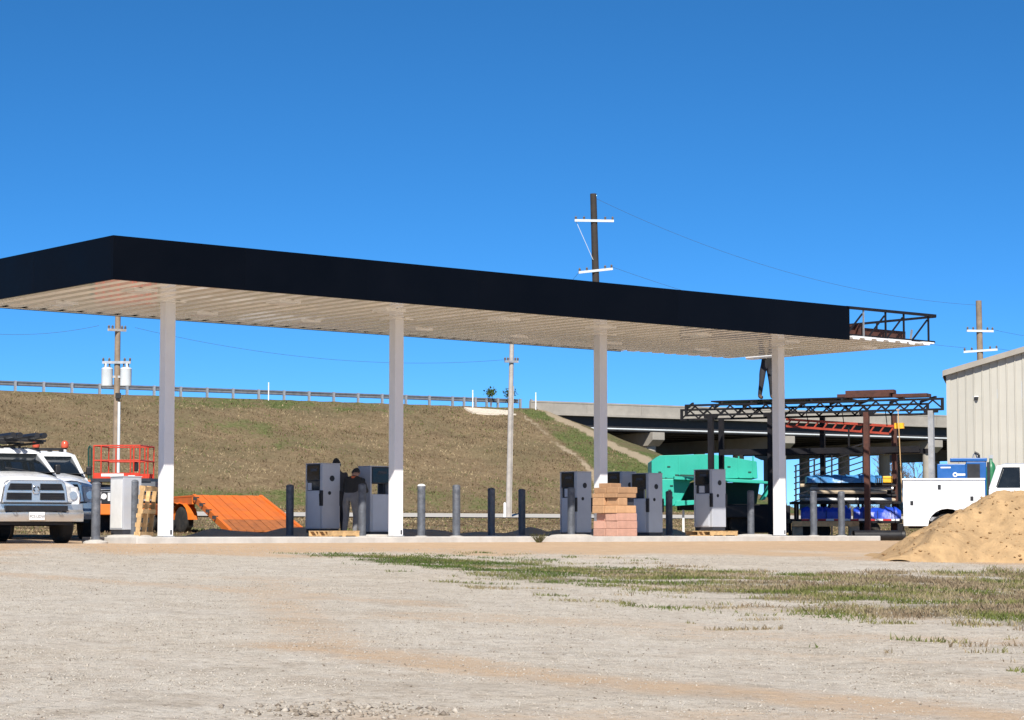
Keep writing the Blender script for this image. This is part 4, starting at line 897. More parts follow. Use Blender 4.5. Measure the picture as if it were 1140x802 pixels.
MB().tube((0, 0, 0.14), (b.x - a.x, 0.2, 0.14), 0.14, n=16, cap=False).build('pipe', 'black', t, smooth=True); MB().lathe([(0.145, 0), (0.165, 0.02), (0.165, 0.1), (0.145, 0.12)], 16, (b.x - a.x - 0.1, 0.2, 0.14), 'x').build('coupling', 'black', t, smooth=True)
t = gitem('timber_offcut', 'short weathered timbers lying left of the sunlit bollards', 'timber', 880, 901, 62.0, 0.14, 0.2, 'lumber', 0.0, 2)

# ------------------------------------------------------------------ service truck, welder, gas bottles
VD = 51.0; vs = VD / F; vc = at(1006, 592, VD); vz = zgs(vc.x + 1.5, vc.y)
vr = R(-11)
def vitem(name, label, cat): return thing(name, label, cat, (vc.x, vc.y, vz), vr)
def vp(x, y): return ((x - 1006) * vs, (592 - y) * vs + ZE - vz)
t = vitem('service_truck', 'white utility body truck parked behind the sand pile', 'truck')
zb0, zb1 = vp(0, 586)[1], vp(0, 535)[1]
xe = vp(1095, 0)[0]
# body side with wheel arch
arc = [(vp(1054, 0)[0] + 0.44 * math.cos(math.pi * i / 10), zb0 + 0.0 + 0.40 * math.sin(math.pi * i / 10)) for i in range(10, -1, -1)]
poly = [(0, zb0)] + arc + [(xe, zb0), (xe, zb1), (0, zb1)]
bd = MB().prism(poly, 0.0, 0.46).build('utility_body', 'white', t, bevel=0.01)
MB().prism(poly, 1.54, 2.0).build('utility_body', 'white', t, bevel=0.01)
MB().box(0.01, xe - 0.01, 0.47, 1.53, zb0 + 0.22, zb0 + 0.30).build('bed_floor', 'blacksteel', t)
MB().box(0.0, 0.04, 0.462, 1.538, zb0 + 0.305, zb1 - 0.25).build('tailgate', 'white', t)
hz = vp(0, 559)[1]
for (a, b, z0, z1) in ((0.05, 0.34, zb0 + 0.06, zb1 - 0.06), (0.37, 1.28, hz + 0.02, zb1 - 0.06), (1.31, xe - 0.05, hz - 0.30, zb1 - 0.06)):
    d = MB().box(a, b, -0.014, 0.004, z0, z1).build('door_panel', 'white', t, bevel=0.008)
    MB().box((a + b) / 2 - 0.035, (a + b) / 2 + 0.035, -0.024, -0.013, (z1 - 0.16 if b - a > 0.5 and a < 1 else (z0 + z1) / 2 - 0.05), (z1 - 0.05 if b - a > 0.5 and a < 1 else (z0 + z1) / 2 + 0.05)).build('latch', 'black', d)
MB().box(-0.02, xe + 0.01, -0.03, 0.03, zb1 + 0.001, zb1 + 0.04).build('rim_rail', 'white', t)
MB().box(-0.14, -0.01, 0.0, 2.0, zb0 - 0.12, zb0 + 0.06).build('rear_bumper', 'blacksteel', t, bevel=0.01)
MB().box(0.1, 4.6, 0.55, 0.7, zb0 - 0.05, zb0 + 0.12).build('chassis_rail', 'blacksteel', t); MB().box(0.1, 4.6, 1.3, 1.45, zb0 - 0.05, zb0 + 0.12).build('chassis_rail', 'blacksteel', t)
wx = vp(1054, 0)[0]
for yy in (0.16, 1.84): wheel(t, wx, yy, 0.45, 0.45, 0.28); wheel(t, wx + 3.5, yy, 0.45, 0.45, 0.28)
# cab
cx0 = vp(1106, 0)[0]; zr_ = vp(0, 516.5)[1]; zbelt = vp(0, 544)[1]
MB().prism([(cx0 - 0.16, zb0), (cx0 - 0.14, zbelt), (cx0 + 1.85, zbelt), (cx0 + 2.95, zbelt - 0.16), (cx0 + 3.0, zb0 + 0.3), (cx0 + 2.95, zb0), (cx0 + 2.76, zb0)] +
           [(wx + 3.5 + 0.46 * math.cos(math.pi * i / 8), zb0 + 0.42 * math.sin(math.pi * i / 8)) for i in range(0, 9)] + [(cx0 + 1.6, zb0)], 0.02, 1.98).build('cab_body', 'white', t, bevel=0.05)
def ring(z, x0, x1, hw, r=0.14): 
    pts = []
    for (sx, sy) in ((x1, 1 + hw), (x0, 1 + hw), (x0, 1 - hw), (x1, 1 - hw)):
        ccx = sx - r if sx == x1 else sx + r; ccy = sy - r if sy > 1 else sy + r
        a0 = {(True, True): 0, (False, True): 90, (False, False): 180, (True, False): 270}[(sx == x1, sy > 1)]
        for k in range(4): a = R(a0 + k * 30); pts.append((ccx + r * math.cos(a), ccy + r * math.sin(a), z))
    return pts
MB().loft([ring(zbelt - 0.02, cx0 - 0.05, cx0 + 1.75, 0.90), ring(zr_ - 0.07, cx0 + 0.14, cx0 + 1.15, 0.72)]).build('window_glass', 'glass', t, smooth=True)
MB().loft([ring(zr_ - 0.09, cx0 + 0.11, cx0 + 1.20, 0.75), ring(zr_ - 0.03, cx0 + 0.15, cx0 + 1.14, 0.73), ring(zr_, cx0 + 0.24, cx0 + 1.02, 0.62)]).build('roof', 'white', t, smooth=True)
for (a, b) in ((cx0 - 0.07, cx0 + 0.12), (cx0 + 1.72, cx0 + 1.16)):
    for s in (-1, 1): MB().bar((a, 1 + s * 0.88, zbelt - 0.03), (b, 1 + s * 0.72, zr_ - 0.06), 0.13, 0.10).build('pillar', 'white', t, bevel=0.02)
for s in (-1, 1): MB().bar((cx0 + 0.62, 1 + s * 0.885, zbelt - 0.03), (cx0 + 0.62, 1 + s * 0.725, zr_ - 0.06), 0.09, 0.05).build('pillar', 'white', t)
MB().box(cx0 - 0.08, cx0 + 0.04, 0.1, 1.9, zbelt - 0.03, zbelt + 0.02).build('sill', 'white', t)
# welder
t = vitem('engine_welder', 'blue engine driven welder standing in the service truck bed', 'welder')
zf = zb0 + 0.302; zwt = vp(0, 510)[1]
a, b, c = vp(1043.5, 0)[0], vp(1075, 0)[0], vp(1107, 0)[0] - 0.2
MB().box(a + 0.02, c, 0.55, 1.2, zf, zf + 0.1).build('skid', 'blacksteel', t)
MB().box(a, b, 0.52, 1.22, zf + 0.102, vp(0, 516.5)[1]).build('housing', 'blue', t, bevel=0.02)
MB().box(b + 0.002, c, 0.52, 1.22, zf + 0.102, zwt - 0.08).build('control_side', 'blue', t, bevel=0.02)
MB().box(a + 0.30, c + 0.02, 0.50, 1.24, zwt - 0.078, zwt).build('lid', 'blue', t, bevel=0.015)
MB().box(b + 0.03, b + 0.32, 0.505, 0.525, zf + 0.2, zwt - 0.14).build('control_panel', 'black', t)
MB().box(b + 0.55, c + 0.012, 0.505, 0.525, zf + 0.2, zwt - 0.10).build('grille', 'black', t)
lg = MB().lathe([(0.055, 0.512), (0.055, 0.522)], 20, (a + 0.41, 0, vp(0, 528.5)[1]), 'y').build('emblem', 'whitepart', t)
MB().lathe([(0.026, 0.508), (0.026, 0.514)], 14, (a + 0.41, 0, vp(0, 528.5)[1]), 'y').build('emblem_centre', 'blue', lg)
MB().box(a + 0.455, a + 0.64, 0.513, 0.522, vp(0, 528.5)[1] - 0.024, vp(0, 528.5)[1] + 0.024).build('emblem_bar', 'whitepart', lg)
MB().box(a + 0.08, a + 0.31, 0.513, 0.523, vp(0, 520.5)[1] - 0.016, vp(0, 520.5)[1] + 0.016).build('sticker', 'whitepart', t)
MB().path([(b + 0.16, 0.87, zwt), (b + 0.19, 0.87, zwt + 0.11), (b + 0.23, 0.87, zwt + 0.11), (b + 0.27, 0.87, zwt)], 0.015).build('lifting_eye', 'galv', t)
MB().path([(c - 0.16, 0.8, zwt), (c - 0.16, 0.8, zwt + 0.09), (c - 0.26, 0.8, zwt + 0.14)], 0.028, 8).build('exhaust', 'black', t, smooth=True)
for k, (x, y, r, lb) in enumerate(((1117, 513, 0.11, 'dark green gas bottle left behind the cab roof'), (1125, 508, 0.11, 'bright green gas bottle right behind the cab roof'))):
    t = vitem('gas_bottle', lb, 'gas bottle'); xx = min(vp(x, 0)[0], cx0 - 0.2) - 0.16 * (1 - k) ; zt2 = vp(0, y)[1]
    xx = vp(x, 0)[0] - 0.45
    MB().lathe([(r, zf), (r, zt2 - 0.26), (r * 0.8, zt2 - 0.16), (r * 0.35, zt2 - 0.10), (r * 0.3, zt2)], 16, (xx, 1.36 + 0.02 * k, 0)).build('cylinder', 'bottle', t, smooth=True)
    MB().box(xx - 0.05, xx + 0.05, 1.34, 1.38, zt2 - 0.03, zt2 + 0.05).build('valve', 'galv', t)
t = vitem('yellow_bucket', 'small yellow bucket at the front of the service body', 'bucket')
xx = vp(1101, 0)[0] - 0.06; MB().lathe([(0.09, zb1 - 0.16), (0.11, zb1 + 0.06), (0.115, zb1 + 0.07)], 14, (xe - 0.14, 0.6, zf - zb1 + 0.16)).build('pail', 'film', t, smooth=True)
MB().lathe([(0.118, 0), (0.118, 0.02)], 14, (xe - 0.14, 0.6, zf + 0.215)).build('lid', 'yellow', t, smooth=True)

# ------------------------------------------------------------------ sand pile
pc = at(1129, 592, 46.2); n = 90; V = []; hp_ = []
sx = np.linspace(-3.6, 4.2, 110); sy = np.linspace(-2.3, 2.3, 76); SX, SY = np.meshgrid(sx, sy)
WXs, WYs = SX + pc.x, SY + pc.y
prof = np.interp(SX, [-3.5, -2.5, -1.65, -0.72, -0.25, 0.4, 1.5, 2.6, 3.9], [-0.06, 0.17, 0.66, 1.30, 1.38, 1.40, 1.25, 0.6, -0.25])
nzp = (vnoise(WXs, WYs, 0.7, 81) - .5) * 0.28 + (vnoise(WXs, WYs, 0.28, 83) - .5) * 0.15 + (vnoise(WXs, WYs, 0.12, 85) - .5) * 0.07
hh_ = np.minimum(prof, 1.5 * (1 - np.abs(SY) / (2.0 + 0.25 * np.sin(SX * 1.7))) + 0.06) + nzp * sstep(-0.1, 0.4, prof)
PZ = np.where(hh_ > 0, hh_, hh_ * 1.0) + zgs(pc.x, pc.y) ; PZ = np.maximum(PZ, zg(WXs, WYs) - 0.12)
vv = np.stack([SX.ravel(), SY.ravel(), PZ.ravel()], 1); nxx = len(sx); i0 = (np.arange(len(sy) - 1)[:, None] * nxx + np.arange(nxx - 1)[None]).ravel()
sand_m = mat('tan sand', (0.40, 0.265, 0.135), 0.95, 0, 0.22, 3.5, bump=1.0, bscale=22, dirt=0.7, dirtcol=(0.265, 0.165, 0.08))
sm = np_mesh('sand_pile', vv, np.stack([i0, i0 + 1, i0 + nxx + 1, i0 + nxx], 1), sand_m); sm.shade_smooth()
so = link('sand_pile', sm); so.location = (pc.x, pc.y, 0); tag(so, 'heap of tan sand at the right in front of the service truck', 'sand pile')
X = pc.x + np.random.uniform(-3.0, 3, 1500); Y = pc.y + np.random.uniform(-2.1, 0.5, 1500)
def pile_z(X, Y):
    i = np.clip(((X - pc.x - sx[0]) / (sx[1] - sx[0])).round().astype(int), 0, len(sx) - 1); j = np.clip(((Y - pc.y - sy[0]) / (sy[1] - sy[0])).round().astype(int), 0, len(sy) - 1); return np.maximum(PZ[j, i], zg(X, Y))
sand_clod = tone_mat('sand clods', [(0, (0.20, 0.115, 0.05)), (0.5, (0.34, 0.21, 0.10)), (1, (0.44, 0.29, 0.155))])
kp = (pile_z(X, Y) - zg(X, Y)) > 0.06; X, Y = X[kp], Y[kp]; n = len(X); o = stones('sand_clods', X, Y, 0.008 + 0.03 * np.random.rand(n) ** 4, sand_clod, 'clods lying on the slope of the sand heap', 'clods', pile_z(X, Y) - zg(X, Y))

# ------------------------------------------------------------------ metal building at the right
BD = 84.0; b0 = at(1058, 592, BD); bz = zgs(b0.x, b0.y); brz = R(-13)
bt = thing('metal_building', 'cream ribbed metal building with taupe roof trim at the right edge', 'building', (b0.x, b0.y, bz), brz)
ze_ = at(1053, 414, BD).z - bz; slope = 0.285; GWd = 14.0
pn = 0.914; k = 0
while k * pn < GWd:
    x0, x1 = k * pn, min((k + 1) * pn, GWd); m = MB(); xs = [x0]; ys = [0.0]; prof = [(x0 + 0.002, 0.0)]
    for r in range(3):
        c = x0 + 0.06 + r * 0.305
        prof += [(c - 0.035, 0.0), (c - 0.018, -0.032), (c + 0.018, -0.032), (c + 0.035, 0.0)]
    prof += [(x1 - 0.002, 0.0)]
    def top(x): return ze_ + slope * (x if x < GWd / 2 else GWd - x) - 0.05
    m.loft([[(x, y, 0.0) for x, y in prof] + [(x, 0.05, 0.0) for x, y in prof[::-1]], [(x, y, top(x)) for x, y in prof] + [(x, 0.05, top(x)) for x, y in prof[::-1]]])
    m.build('siding_panel', 'siding', bt); k += 1
MB().box(-0.05, 0.0, -0.04, 18, 0.0, ze_ - 0.03).build('side_wall', 'siding', bt)
MB().box(-0.07, 0.09, -0.05, -0.033, 0.0, ze_ - 0.03).build('corner_trim', 'siding', bt)
MB().box(0.01, GWd, 17.9, 18, 0, ze_).build('back_wall', 'siding', bt)
for a, b in ((0, GWd / 2), (GWd / 2, GWd)):
    za, zb_ = ze_ + (0 if a == 0 else slope * GWd / 2), ze_ + (slope * GWd / 2 if a == 0 else 0)
    e0 = -0.18 if a == 0 else 0; e1 = 0.18 if a else 0
    MB().hexa([(a + e0, -0.28, za + e0 * slope), (b + e1, -0.28, zb_ - e1 * slope), (b + e1, 18.2, zb_ - e1 * slope), (a + e0, 18.2, za + e0 * slope), (a + e0, -0.28, za + e0 * slope + 0.05), (b + e1, -0.28, zb_ - e1 * slope + 0.05), (b + e1, 18.2, zb_ - e1 * slope + 0.05), (a + e0, 18.2, za + e0 * slope + 0.05)]).build('roof', 'roofmetal', bt)
    MB().hexa([(a + e0, -0.31, za + e0 * slope - 0.13), (b + e1, -0.31, zb_ - e1 * slope - 0.13), (b + e1, -0.282, zb_ - e1 * slope - 0.13), (a + e0, -0.282, za + e0 * slope - 0.13), (a + e0, -0.31, za + e0 * slope + 0.08), (b + e1, -0.31, zb_ - e1 * slope + 0.08), (b + e1, -0.282, zb_ - e1 * slope + 0.08), (a + e0, -0.282, za + e0 * slope + 0.08)]).build('rake_trim', 'trim', bt)
MB().box(-0.20, -0.17, -0.28, 18.2, ze_ - 0.22, ze_ - 0.0).build('eave_trim', 'trim', bt)
vx = (1084 - 1053.5) * BD / F; vzz = at(1084, 444, BD).z - bz
f = MB().box(vx - 0.05, vx + 0.06, -0.16, -0.002, vzz - 0.06, vzz + 0.04).build('wall_light', 'black', bt, bevel=0.02); MB().box(vx - 0.07, vx + 0.09, -0.2, -0.033, vzz + 0.042, vzz + 0.075).build('hood', 'whitepart', f)

# ------------------------------------------------------------------ utility poles and wires
def pole(label, xt, yt, xb, d, r0, r1, mt, ztop=None):
    b = at(xb, 592, d); g = zgs(b.x, b.y); tp_ = at(xt, yt, d)
    t = thing('utility_pole', label, 'pole', (b.x, b.y, g), 0, 'utility poles along the lane'); top = Vector((tp_.x - b.x, 0, tp_.z - g))
    m = MB(); rings = []
    for k in range(9):
        f = k / 8; c = top * f; r = r0 + (r1 - r0) * f; rings.append([(c.x + r * math.cos(a), r * math.sin(a), c.z - (0.3 if k == 0 else 0)) for a in [2 * math.pi * i / 12 for i in range(12)]])
    m.loft(rings).build('shaft', mt, t, smooth=True)
    def on(y): zz = at(xt, y, d).z - g; return Vector((top.x * zz / top.z, 0, zz))
    return t, on, b, g
def insulator(t, p, parent=None):
    return MB().lathe([(0.03, 0), (0.06, 0.03), (0.035, 0.06), (0.06, 0.09), (0.03, 0.13), (0.01, 0.16)], 8, p).build('insulator', 'bark', t, smooth=True)
def arm(t, c, half, dz=0.0, rz=0.0, mt='galv'):
    v = Vector((math.cos(rz) * half, math.sin(rz) * half, dz)); off = Vector((0, -0.16, 0))
    a = MB().bar(c - v + off, c + v + off, 0.09, 0.11).build('crossarm', mt, t)
    for s in (-1, -0.55, 0.6, 1): insulator(a, tuple(c + v * (s * 0.94) + off + Vector((0, 0, 0.055))))
    return a
W_ENDS = {}
# slim pole with transformers at the left
tA, onA, bA, gA = pole('weathered pole carrying two grey transformers behind the first column', 131.5, 338, 128, 96, 0.16, 0.12, 'polebrown')
for s, nm in ((-0.42, 0), (0.40, 1)):
    c = onA(430) + Vector((s, -0.1, 0)); tf = MB().lathe([(0.24, 0.0), (0.25, 0.05), (0.25, 0.72), (0.26, 0.74), (0.2, 0.80), (0.02, 0.83)], 16, tuple(c)).build('transformer', 'transf', tA, smooth=True)
    for k in (-0.1, 0.1): MB().lathe([(0.04, 0), (0.055, 0.06), (0.03, 0.1), (0.045, 0.14), (0.015, 0.24)], 8, (c.x + k, c.y, c.z + 0.78)).build('bushing', 'bark', tf, smooth=True)
    MB().box(min(c.x, onA(420).x), max(c.x, onA(420).x), -0.12, -0.06, c.z + 0.35, c.z + 0.45).build('bracket', 'galv', tA)
arm(tA, onA(404), 0.62); arm(tA, onA(368), 0.5, 0.02, 0.9, 'polewood')
for k in (-0.45, 0.45): MB().tube(onA(404) + Vector((k, -0.2, -0.05)), onA(409) + Vector((k * 1.1, -0.2, -0.15)), 0.05, n=8).build('fuse_cutout', 'transf', tA)
cd = MB(); cd.tube(onA(448) + Vector((0.14, -0.2, 0)), Vector((0.16, -0.24, -0.1)), 0.06, n=10).build('conduit', 'transf', tA, smooth=True)
MB().box(onA(440).x - 0.02, onA(440).x + 0.2, -0.26, -0.1, onA(444).z, onA(438).z).build('junction_box', 'black', tA)
# slim grey pole in the middle
tB, onB, bB, gB = pole('slim grey pole between second and third column', 570.5, 345, 566, 108, 0.14, 0.105, 'polewood')
arm(tB, onB(403), 0.35, 0.0, 0.3); arm(tB, onB(350), 1.0)
MB().tube(onB(430) + Vector((0.13, -0.06, 0)), Vector((0.14, -0.08, -0.1)), 0.02, n=8).build('ground_conduit', 'polewood', tB)
# tall dark pole above the roof
tC, onC, bC, gC = pole('tall dark pole with two pale crossarms rising above the canopy roof', 660.5, 216, 671, 102, 0.20, 0.15, 'poledark')
arm(tC, onC(246.5), 0.92, 0, 0.1, 'transf'); arm(tC, onC(302), 0.85, 0.12, 0.35, 'transf')
MB().tube(onC(247) + Vector((-0.85, -0.16, 0)), onC(290) + Vector((-0.1, -0.16, 0)), 0.012, n=5).build('guy', 'transf', tC)
# pole above the metal building
tD, onD, bD, gD = pole('brown pole with two crossarms rising above the metal building', 1089.5, 335, 1096, 112, 0.19, 0.15, 'polebrown')
arm(tD, onD(369), 0.72, 0, 0.2, 'transf'); arm(tD, onD(391), 0.85, 0.04, -0.3, 'transf')
def wire(label, a, b, sag, r=0.007):
    pts = [a + (b - a) * (i / 24) + Vector((0, 0, -4 * sag * (i / 24) * (1 - i / 24))) for i in range(25)]
    m = MB(); m.path(pts, r, 5); o = m.build('power_line', 'wire'); tag(o, label, 'wire', 'overhead wires between the poles'); return o
def wp(b, g, p, o=(0, -0.16, 0.15)): return Vector((b.x + p.x + o[0], b.y + p.y + o[1], g + p.z + o[2]))
wire('faint wire from the tall dark pole top down to the pole above the metal building', wp(bC, gC, onC(221), (0.1, 0, 0)), wp(bD, gD, onD(340), (0, 0, 0)), 1.0)
wire('wire from lower crossarm of the tall dark pole running right behind the canopy', wp(bC, gC, onC(302), (0.7, -0.16, 0.2)), wp(bD, gD, onD(391), (-0.7, -0.1, 0.15)), 0.6)
wire('wire from upper crossarm of the brown pole going off to the right', wp(bD, gD, onD(369), (0.6, -0.05, 0.1)), at(1290, 372, 125), 0.5)
wire('wire from lower crossarm of the brown pole going off to the right', wp(bD, gD, onD(391), (0.75, -0.4, 0.1)), at(1290, 380, 125), 0.5)
wire('wire from the transformer pole crossarm to the slim grey pole', wp(bA, gA, onA(368), (0.7, 0.3, 0.15)), wp(bB, gB, onB(403), (-0.2, -0.16, 0.1)), 0.7)
wire('wire from the transformer pole going left out of frame', wp(bA, gA, onA(368), (-0.7, -0.65, 0.15)), at(-80, 362, 92), 0.4)
wire('wire from the slim grey pole to the tall dark pole', wp(bB, gB, onB(350), (0.9, -0.16, 0.15)), wp(bC, gC, onC(302), (-0.7, -0.4, 0.0)), 0.3)
a = at(562, 592, 107); t = thing('marker_post', 'short white marker post left of the slim grey pole', 'post', (a.x, a.y, zgs(a.x, a.y)))
MB().box(-0.06, 0.06, -0.03, 0.03, -0.1, 0.72).build('post', 'whitepart', t); MB().prism([(-0.06, 0.72), (0.06, 0.72), (0.0, 0.78)], -0.03, 0.03).build('cap', 'whitepart', t)

# ------------------------------------------------------------------ guardrail on the highway crest
def road_thing(name, label, cat, group=None):
    return thing(name, label, cat, (RA[0], RA[1], 0), math.atan2(RT[1], RT[0]), group)      # local x = along, local y = away from camera
gr_ = road_thing('guardrail', 'long steel guardrail with pale posts along the top of the embankment', 'guardrail')
zb = HTOP
prof = [(0.0, 0.0), (-0.04, 0.03), (-0.04, 0.09), (0.0, 0.14), (0.0, 0.17), (-0.04, 0.22), (-0.04, 0.28), (0.0, 0.31)]
for k in range(27):
    a, b = -59.72 + k * 3.81, -59.72 + (k + 1) * 3.81 - 0.01
    if b > 40.5: break
    m = MB(); m.loft([[(x, 1.3 + y, zb + 0.40 + z) for y, z in prof] + [(x, 1.315 + y, zb + 0.40 + z) for y, z in prof[::-1]] for x in (a, b)])
    m.build('rail', 'railback', gr_)
pmesh = MB().box(-0.08, 0.08, 1.10, 1.24, 0.0, 0.98); pmesh = pmesh.mesh('post'); pmesh.materials.append(K['galv'])
x = -59.62
while x < 40.4:
    o = link('post', pmesh, gr_); o.location = (x, 0, zgs(*road_pt(x, -1.17, 0).xy) - 0.25); x += 1.905 if x < 33 else 0.95
for t_ in (18.5, 34.5, 39.8):
    p = road_pt(t_, 0.4, 0); o = thing('delineator', {18.5: 'slim white delineator left of the second column on the crest', 34.5: 'slim white delineator before the slim grey pole on the crest', 39.8: 'slim white delineator where the bridge parapet begins'}[t_], 'delineator', (p.x, p.y, zgs(p.x, p.y)))
    MB().box(-0.035, 0.035, -0.02, 0.02, -0.1, 1.25).build('post', 'whitepart', o); MB().box(-0.03, 0.03, -0.03, -0.021, 1.05, 1.2).build('reflector', 'transf', o)
p = road_pt(35.5, 1.6, 0); o = thing('concrete_flume', 'pale concrete drain apron on the crest near the bridge', 'drain', (p.x, p.y, 0), math.atan2(RT[1], RT[0]))
za = zgs(p.x, p.y); MB().hexa([(-2.0, -0.5, za - 0.5), (1.6, -0.5, za - 0.5), (1.6, 0.7, za - 0.3), (-2.0, 0.7, za - 0.3), (-2.0, -0.5, za + 0.0), (1.6, -0.5, za - 0.12), (1.6, 0.7, za + 0.3), (-2.0, 0.7, za + 0.42)]).build('apron', 'film', o); MB().bar((-2.0, -0.45, za + 0.05), (1.6, -0.45, za - 0.08), 0.12, 0.12).build('lip', 'film', o)
# small evergreen shrubs on the crest by the bridge
def leafy(name, label, p, n, r, hgt, size, stem=0.3):
    t = thing(name, label, 'shrub', (p.x, p.y, zgs(p.x, p.y)))
    rr = np.random.RandomState(int(abs(p.x * 100)) + n)
    c = rr.normal(size=(n, 3)); c /= np.linalg.norm(c, axis=1)[:, None]; c *= (rr.rand(n) ** 0.45)[:, None]; c = c * np.array([r, r, hgt / 2]) * (0.7 + 0.5 * rr.rand(n, 1)) + np.array([0, 0, stem + hgt / 2])
    d1 = rr.normal(size=(n, 3)) * size; d2 = rr.normal(size=(n, 3)) * size
    V = np.stack([c, c + d1, c + d1 + d2, c + d2], 1).reshape(-1, 3); i4 = (np.arange(n) * 4)[:, None]
    link('crown', np_mesh('crown', V, np.concatenate([i4, i4 + 1, i4 + 2, i4 + 3], 1), tone_mat('shrub leaves', [(0, (0.025, 0.05, 0.015)), (1, (0.075, 0.11, 0.03))]), np.repeat(rr.rand(n), 4)), t)
    m = MB()
    for k in range(4): a = k * 1.6; m.tube((0, 0, -0.05), (math.cos(a) * r * 0.4, math.sin(a) * r * 0.4, stem + hgt * 0.5), 0.03, 0.012, 6)
    m.build('stem', 'bark', t)
for t_, q_, lb, r in ((36.6, -0.6, 'small dark shrub behind the guardrail right of the slim grey pole', 0.45), (38.3, -0.8, 'taller dark shrub behind the guardrail near the bridge parapet', 0.55)):
    leafy('shrub', lb, road_pt(t_, q_, 0), 160, r, 0.7, 0.07, 0.75)

# ------------------------------------------------------------------ bridge
br = road_thing('highway_bridge', 'concrete highway overpass with dark girders and piers at the right', 'bridge')
TE = 118; zt = HTOP
for k in range(16):                                           # parapet segments on both edges
    a, b = 40.0 + k * 4.9, 40.0 + (k + 1) * 4.9 - 0.025
    for y0, y1 in ((0.6, 0.9), (24.6, 24.9)):
        MB().prism([(y0, zt - 0.25), (y1, zt - 0.25), (y1 - 0.06, zt + 0.55), (y1 - 0.06, zt + 0.60), (y0 - 0.03, zt + 0.60), (y0 - 0.03, zt + 0.48), (y0, zt + 0.46)], a, b, 'x').build('parapet', 'bridgecon', br)
MB().box(41.4, TE, 0.45, 25.0, zt - 0.42, zt - 0.255).build('deck', 'bridgecon', br)
MB().box(40.3, 41.9, 0.5, 25.0, zt - 2.3, zt - 0.43).build('abutment', 'bridgecon', br)
for k in range(8):
    y = 1.15 + k * 3.2
    g = MB().box(41.95, TE, y - 0.03, y + 0.03, zt - 1.42, zt - 0.425).build('girder', 'girder', br)
    MB().box(41.95, TE, y - 0.24, y + 0.24, zt - 1.47, zt - 1.422).build('flange', 'girder', g)
    MB().box(41.95, TE, y - 0.22, y + 0.22, zt - 0.47, zt - 0.427).build('flange', 'girder', g)
MB().tube((42, 0.74, zt - 1.30), (TE, 0.74, zt - 1.30), 0.065, n=10).build('white_conduit', 'transf', br, smooth=True)
for k in range(20):
    xx = 44 + k * 3.8; MB().box(xx - 0.03, xx + 0.03, 0.72, 1.12, zt - 1.22, zt - 1.18).build('conduit_bracket', 'girder', br)
for tt2 in (51.3, 63.8, 79.2, 94.5):
    cap = MB().prism([(0.5, zt - 1.48), (24.6, zt - 1.48), (24.6, zt - 2.2), (23.6, zt - 2.5), (1.2, zt - 2.5), (0.5, zt - 2.05)], tt2 - 0.55, tt2 + 0.55, 'x').build('pier_cap', 'bridgecon', br, bevel=0.03)
    for y in (1.7, 7.2, 12.6, 18.0, 23.2):
        p = road_pt(tt2, -y, 0)
        MB().lathe([(0.46, zgs(p.x, p.y) - 0.4), (0.46, zt - 2.502)], 18, (tt2, y, 0)).build('pier_column', 'bridgecon', br, smooth=True)
    MB().box(tt2 - 0.3, tt2 + 0.3, 0.9, 1.4, zt - 1.479, zt - 1.471).build('bearing', 'girder', br)
for xx in np.arange(46, TE, 6.1):
    MB().box(xx - 0.02, xx + 0.02, 1.2, 23.4, zt - 1.25, zt - 0.7).build('diaphragm', 'girder', br)

# ------------------------------------------------------------------ bare trees beyond the bridge
def bare_tree(label, x, d, hgt, seed):
    rr = random.Random(seed); p = at(x, 592, d); t = thing('bare_tree', label, 'tree', (p.x, p.y, zgs(p.x, p.y)), 0, 'bare trees beyond the bridge')
    trunk = MB(); twig = MB()
    def grow(a, dr, ln, r, lev):
        b = a + dr * ln; (trunk if lev < 2 else twig).tube(a, b, r, r * 0.68, 6 if lev < 2 else 4, cap=False)
        if lev >= 5: return
        for k in range(3 if lev < 4 else 3):
            ax = Vector((rr.uniform(-1, 1), rr.uniform(-1, 1), rr.uniform(-0.3, 0.5))).normalized(); nd = (dr + ax * rr.uniform(0.45, 0.85) + Vector((0, 0, 0.12))).normalized()
            grow(a + dr * ln * rr.uniform(0.55, 1.0), nd, ln * rr.uniform(0.6, 0.8), max(r * 0.55, 0.012), lev + 1)
    grow(Vector((0, 0, -0.2)), Vector((rr.uniform(-.05, .05), 0, 1)).normalized(), hgt * 0.32, hgt * 0.018, 0)
    trunk.build('trunk', 'bark', t); twig.build('crown', 'bark', t)
for k, (x, d, hg, lb) in enumerate(((716, 232, 7.5, 'bare tree left of the first bridge pier'), (762, 240, 9.0, 'bare tree between the first pier and the dark pier column'), (722, 260, 8.0, 'fainter bare tree behind the one left of the first pier'), (782, 238, 8.5, 'bare tree just above the green hopper under the bridge'),
                                  (916, 235, 7.5, 'bare tree seen through the sloping railing'), (982, 230, 9.5, 'bare tree under the bridge right of the rusty post'), (998, 245, 9.0, 'bare tree behind the tan strap'), (1016, 232, 9.5, 'bare tree left of the galvanised post'), (1030, 250, 9.5, 'bare tree right of the galvanised post'), (1045, 235, 8.5, 'bare tree beside the metal building corner'))):
    bare_tree(lb, x, d, hg, 40 + k)
rr = np.random.RandomState(8); n = 26000; X = rr.uniform(10, 75, n); Y = rr.uniform(255, 300, n)
V = []; hgt = 2.2 * rr.rand(n) * (0.4 + vnoise(X, Y, 7.0, 91)); 
brush_m = tone_mat('winter brush', [(0, (0.10, 0.085, 0.07)), (0.6, (0.20, 0.165, 0.13)), (1, (0.13, 0.13, 0.07))])
blades('brush', X, Y, 0.5 + hgt, 0.05 + 0.08 * rr.rand(n), rr.rand(n), brush_m, 'low winter brush far behind the bridge', 'brush')

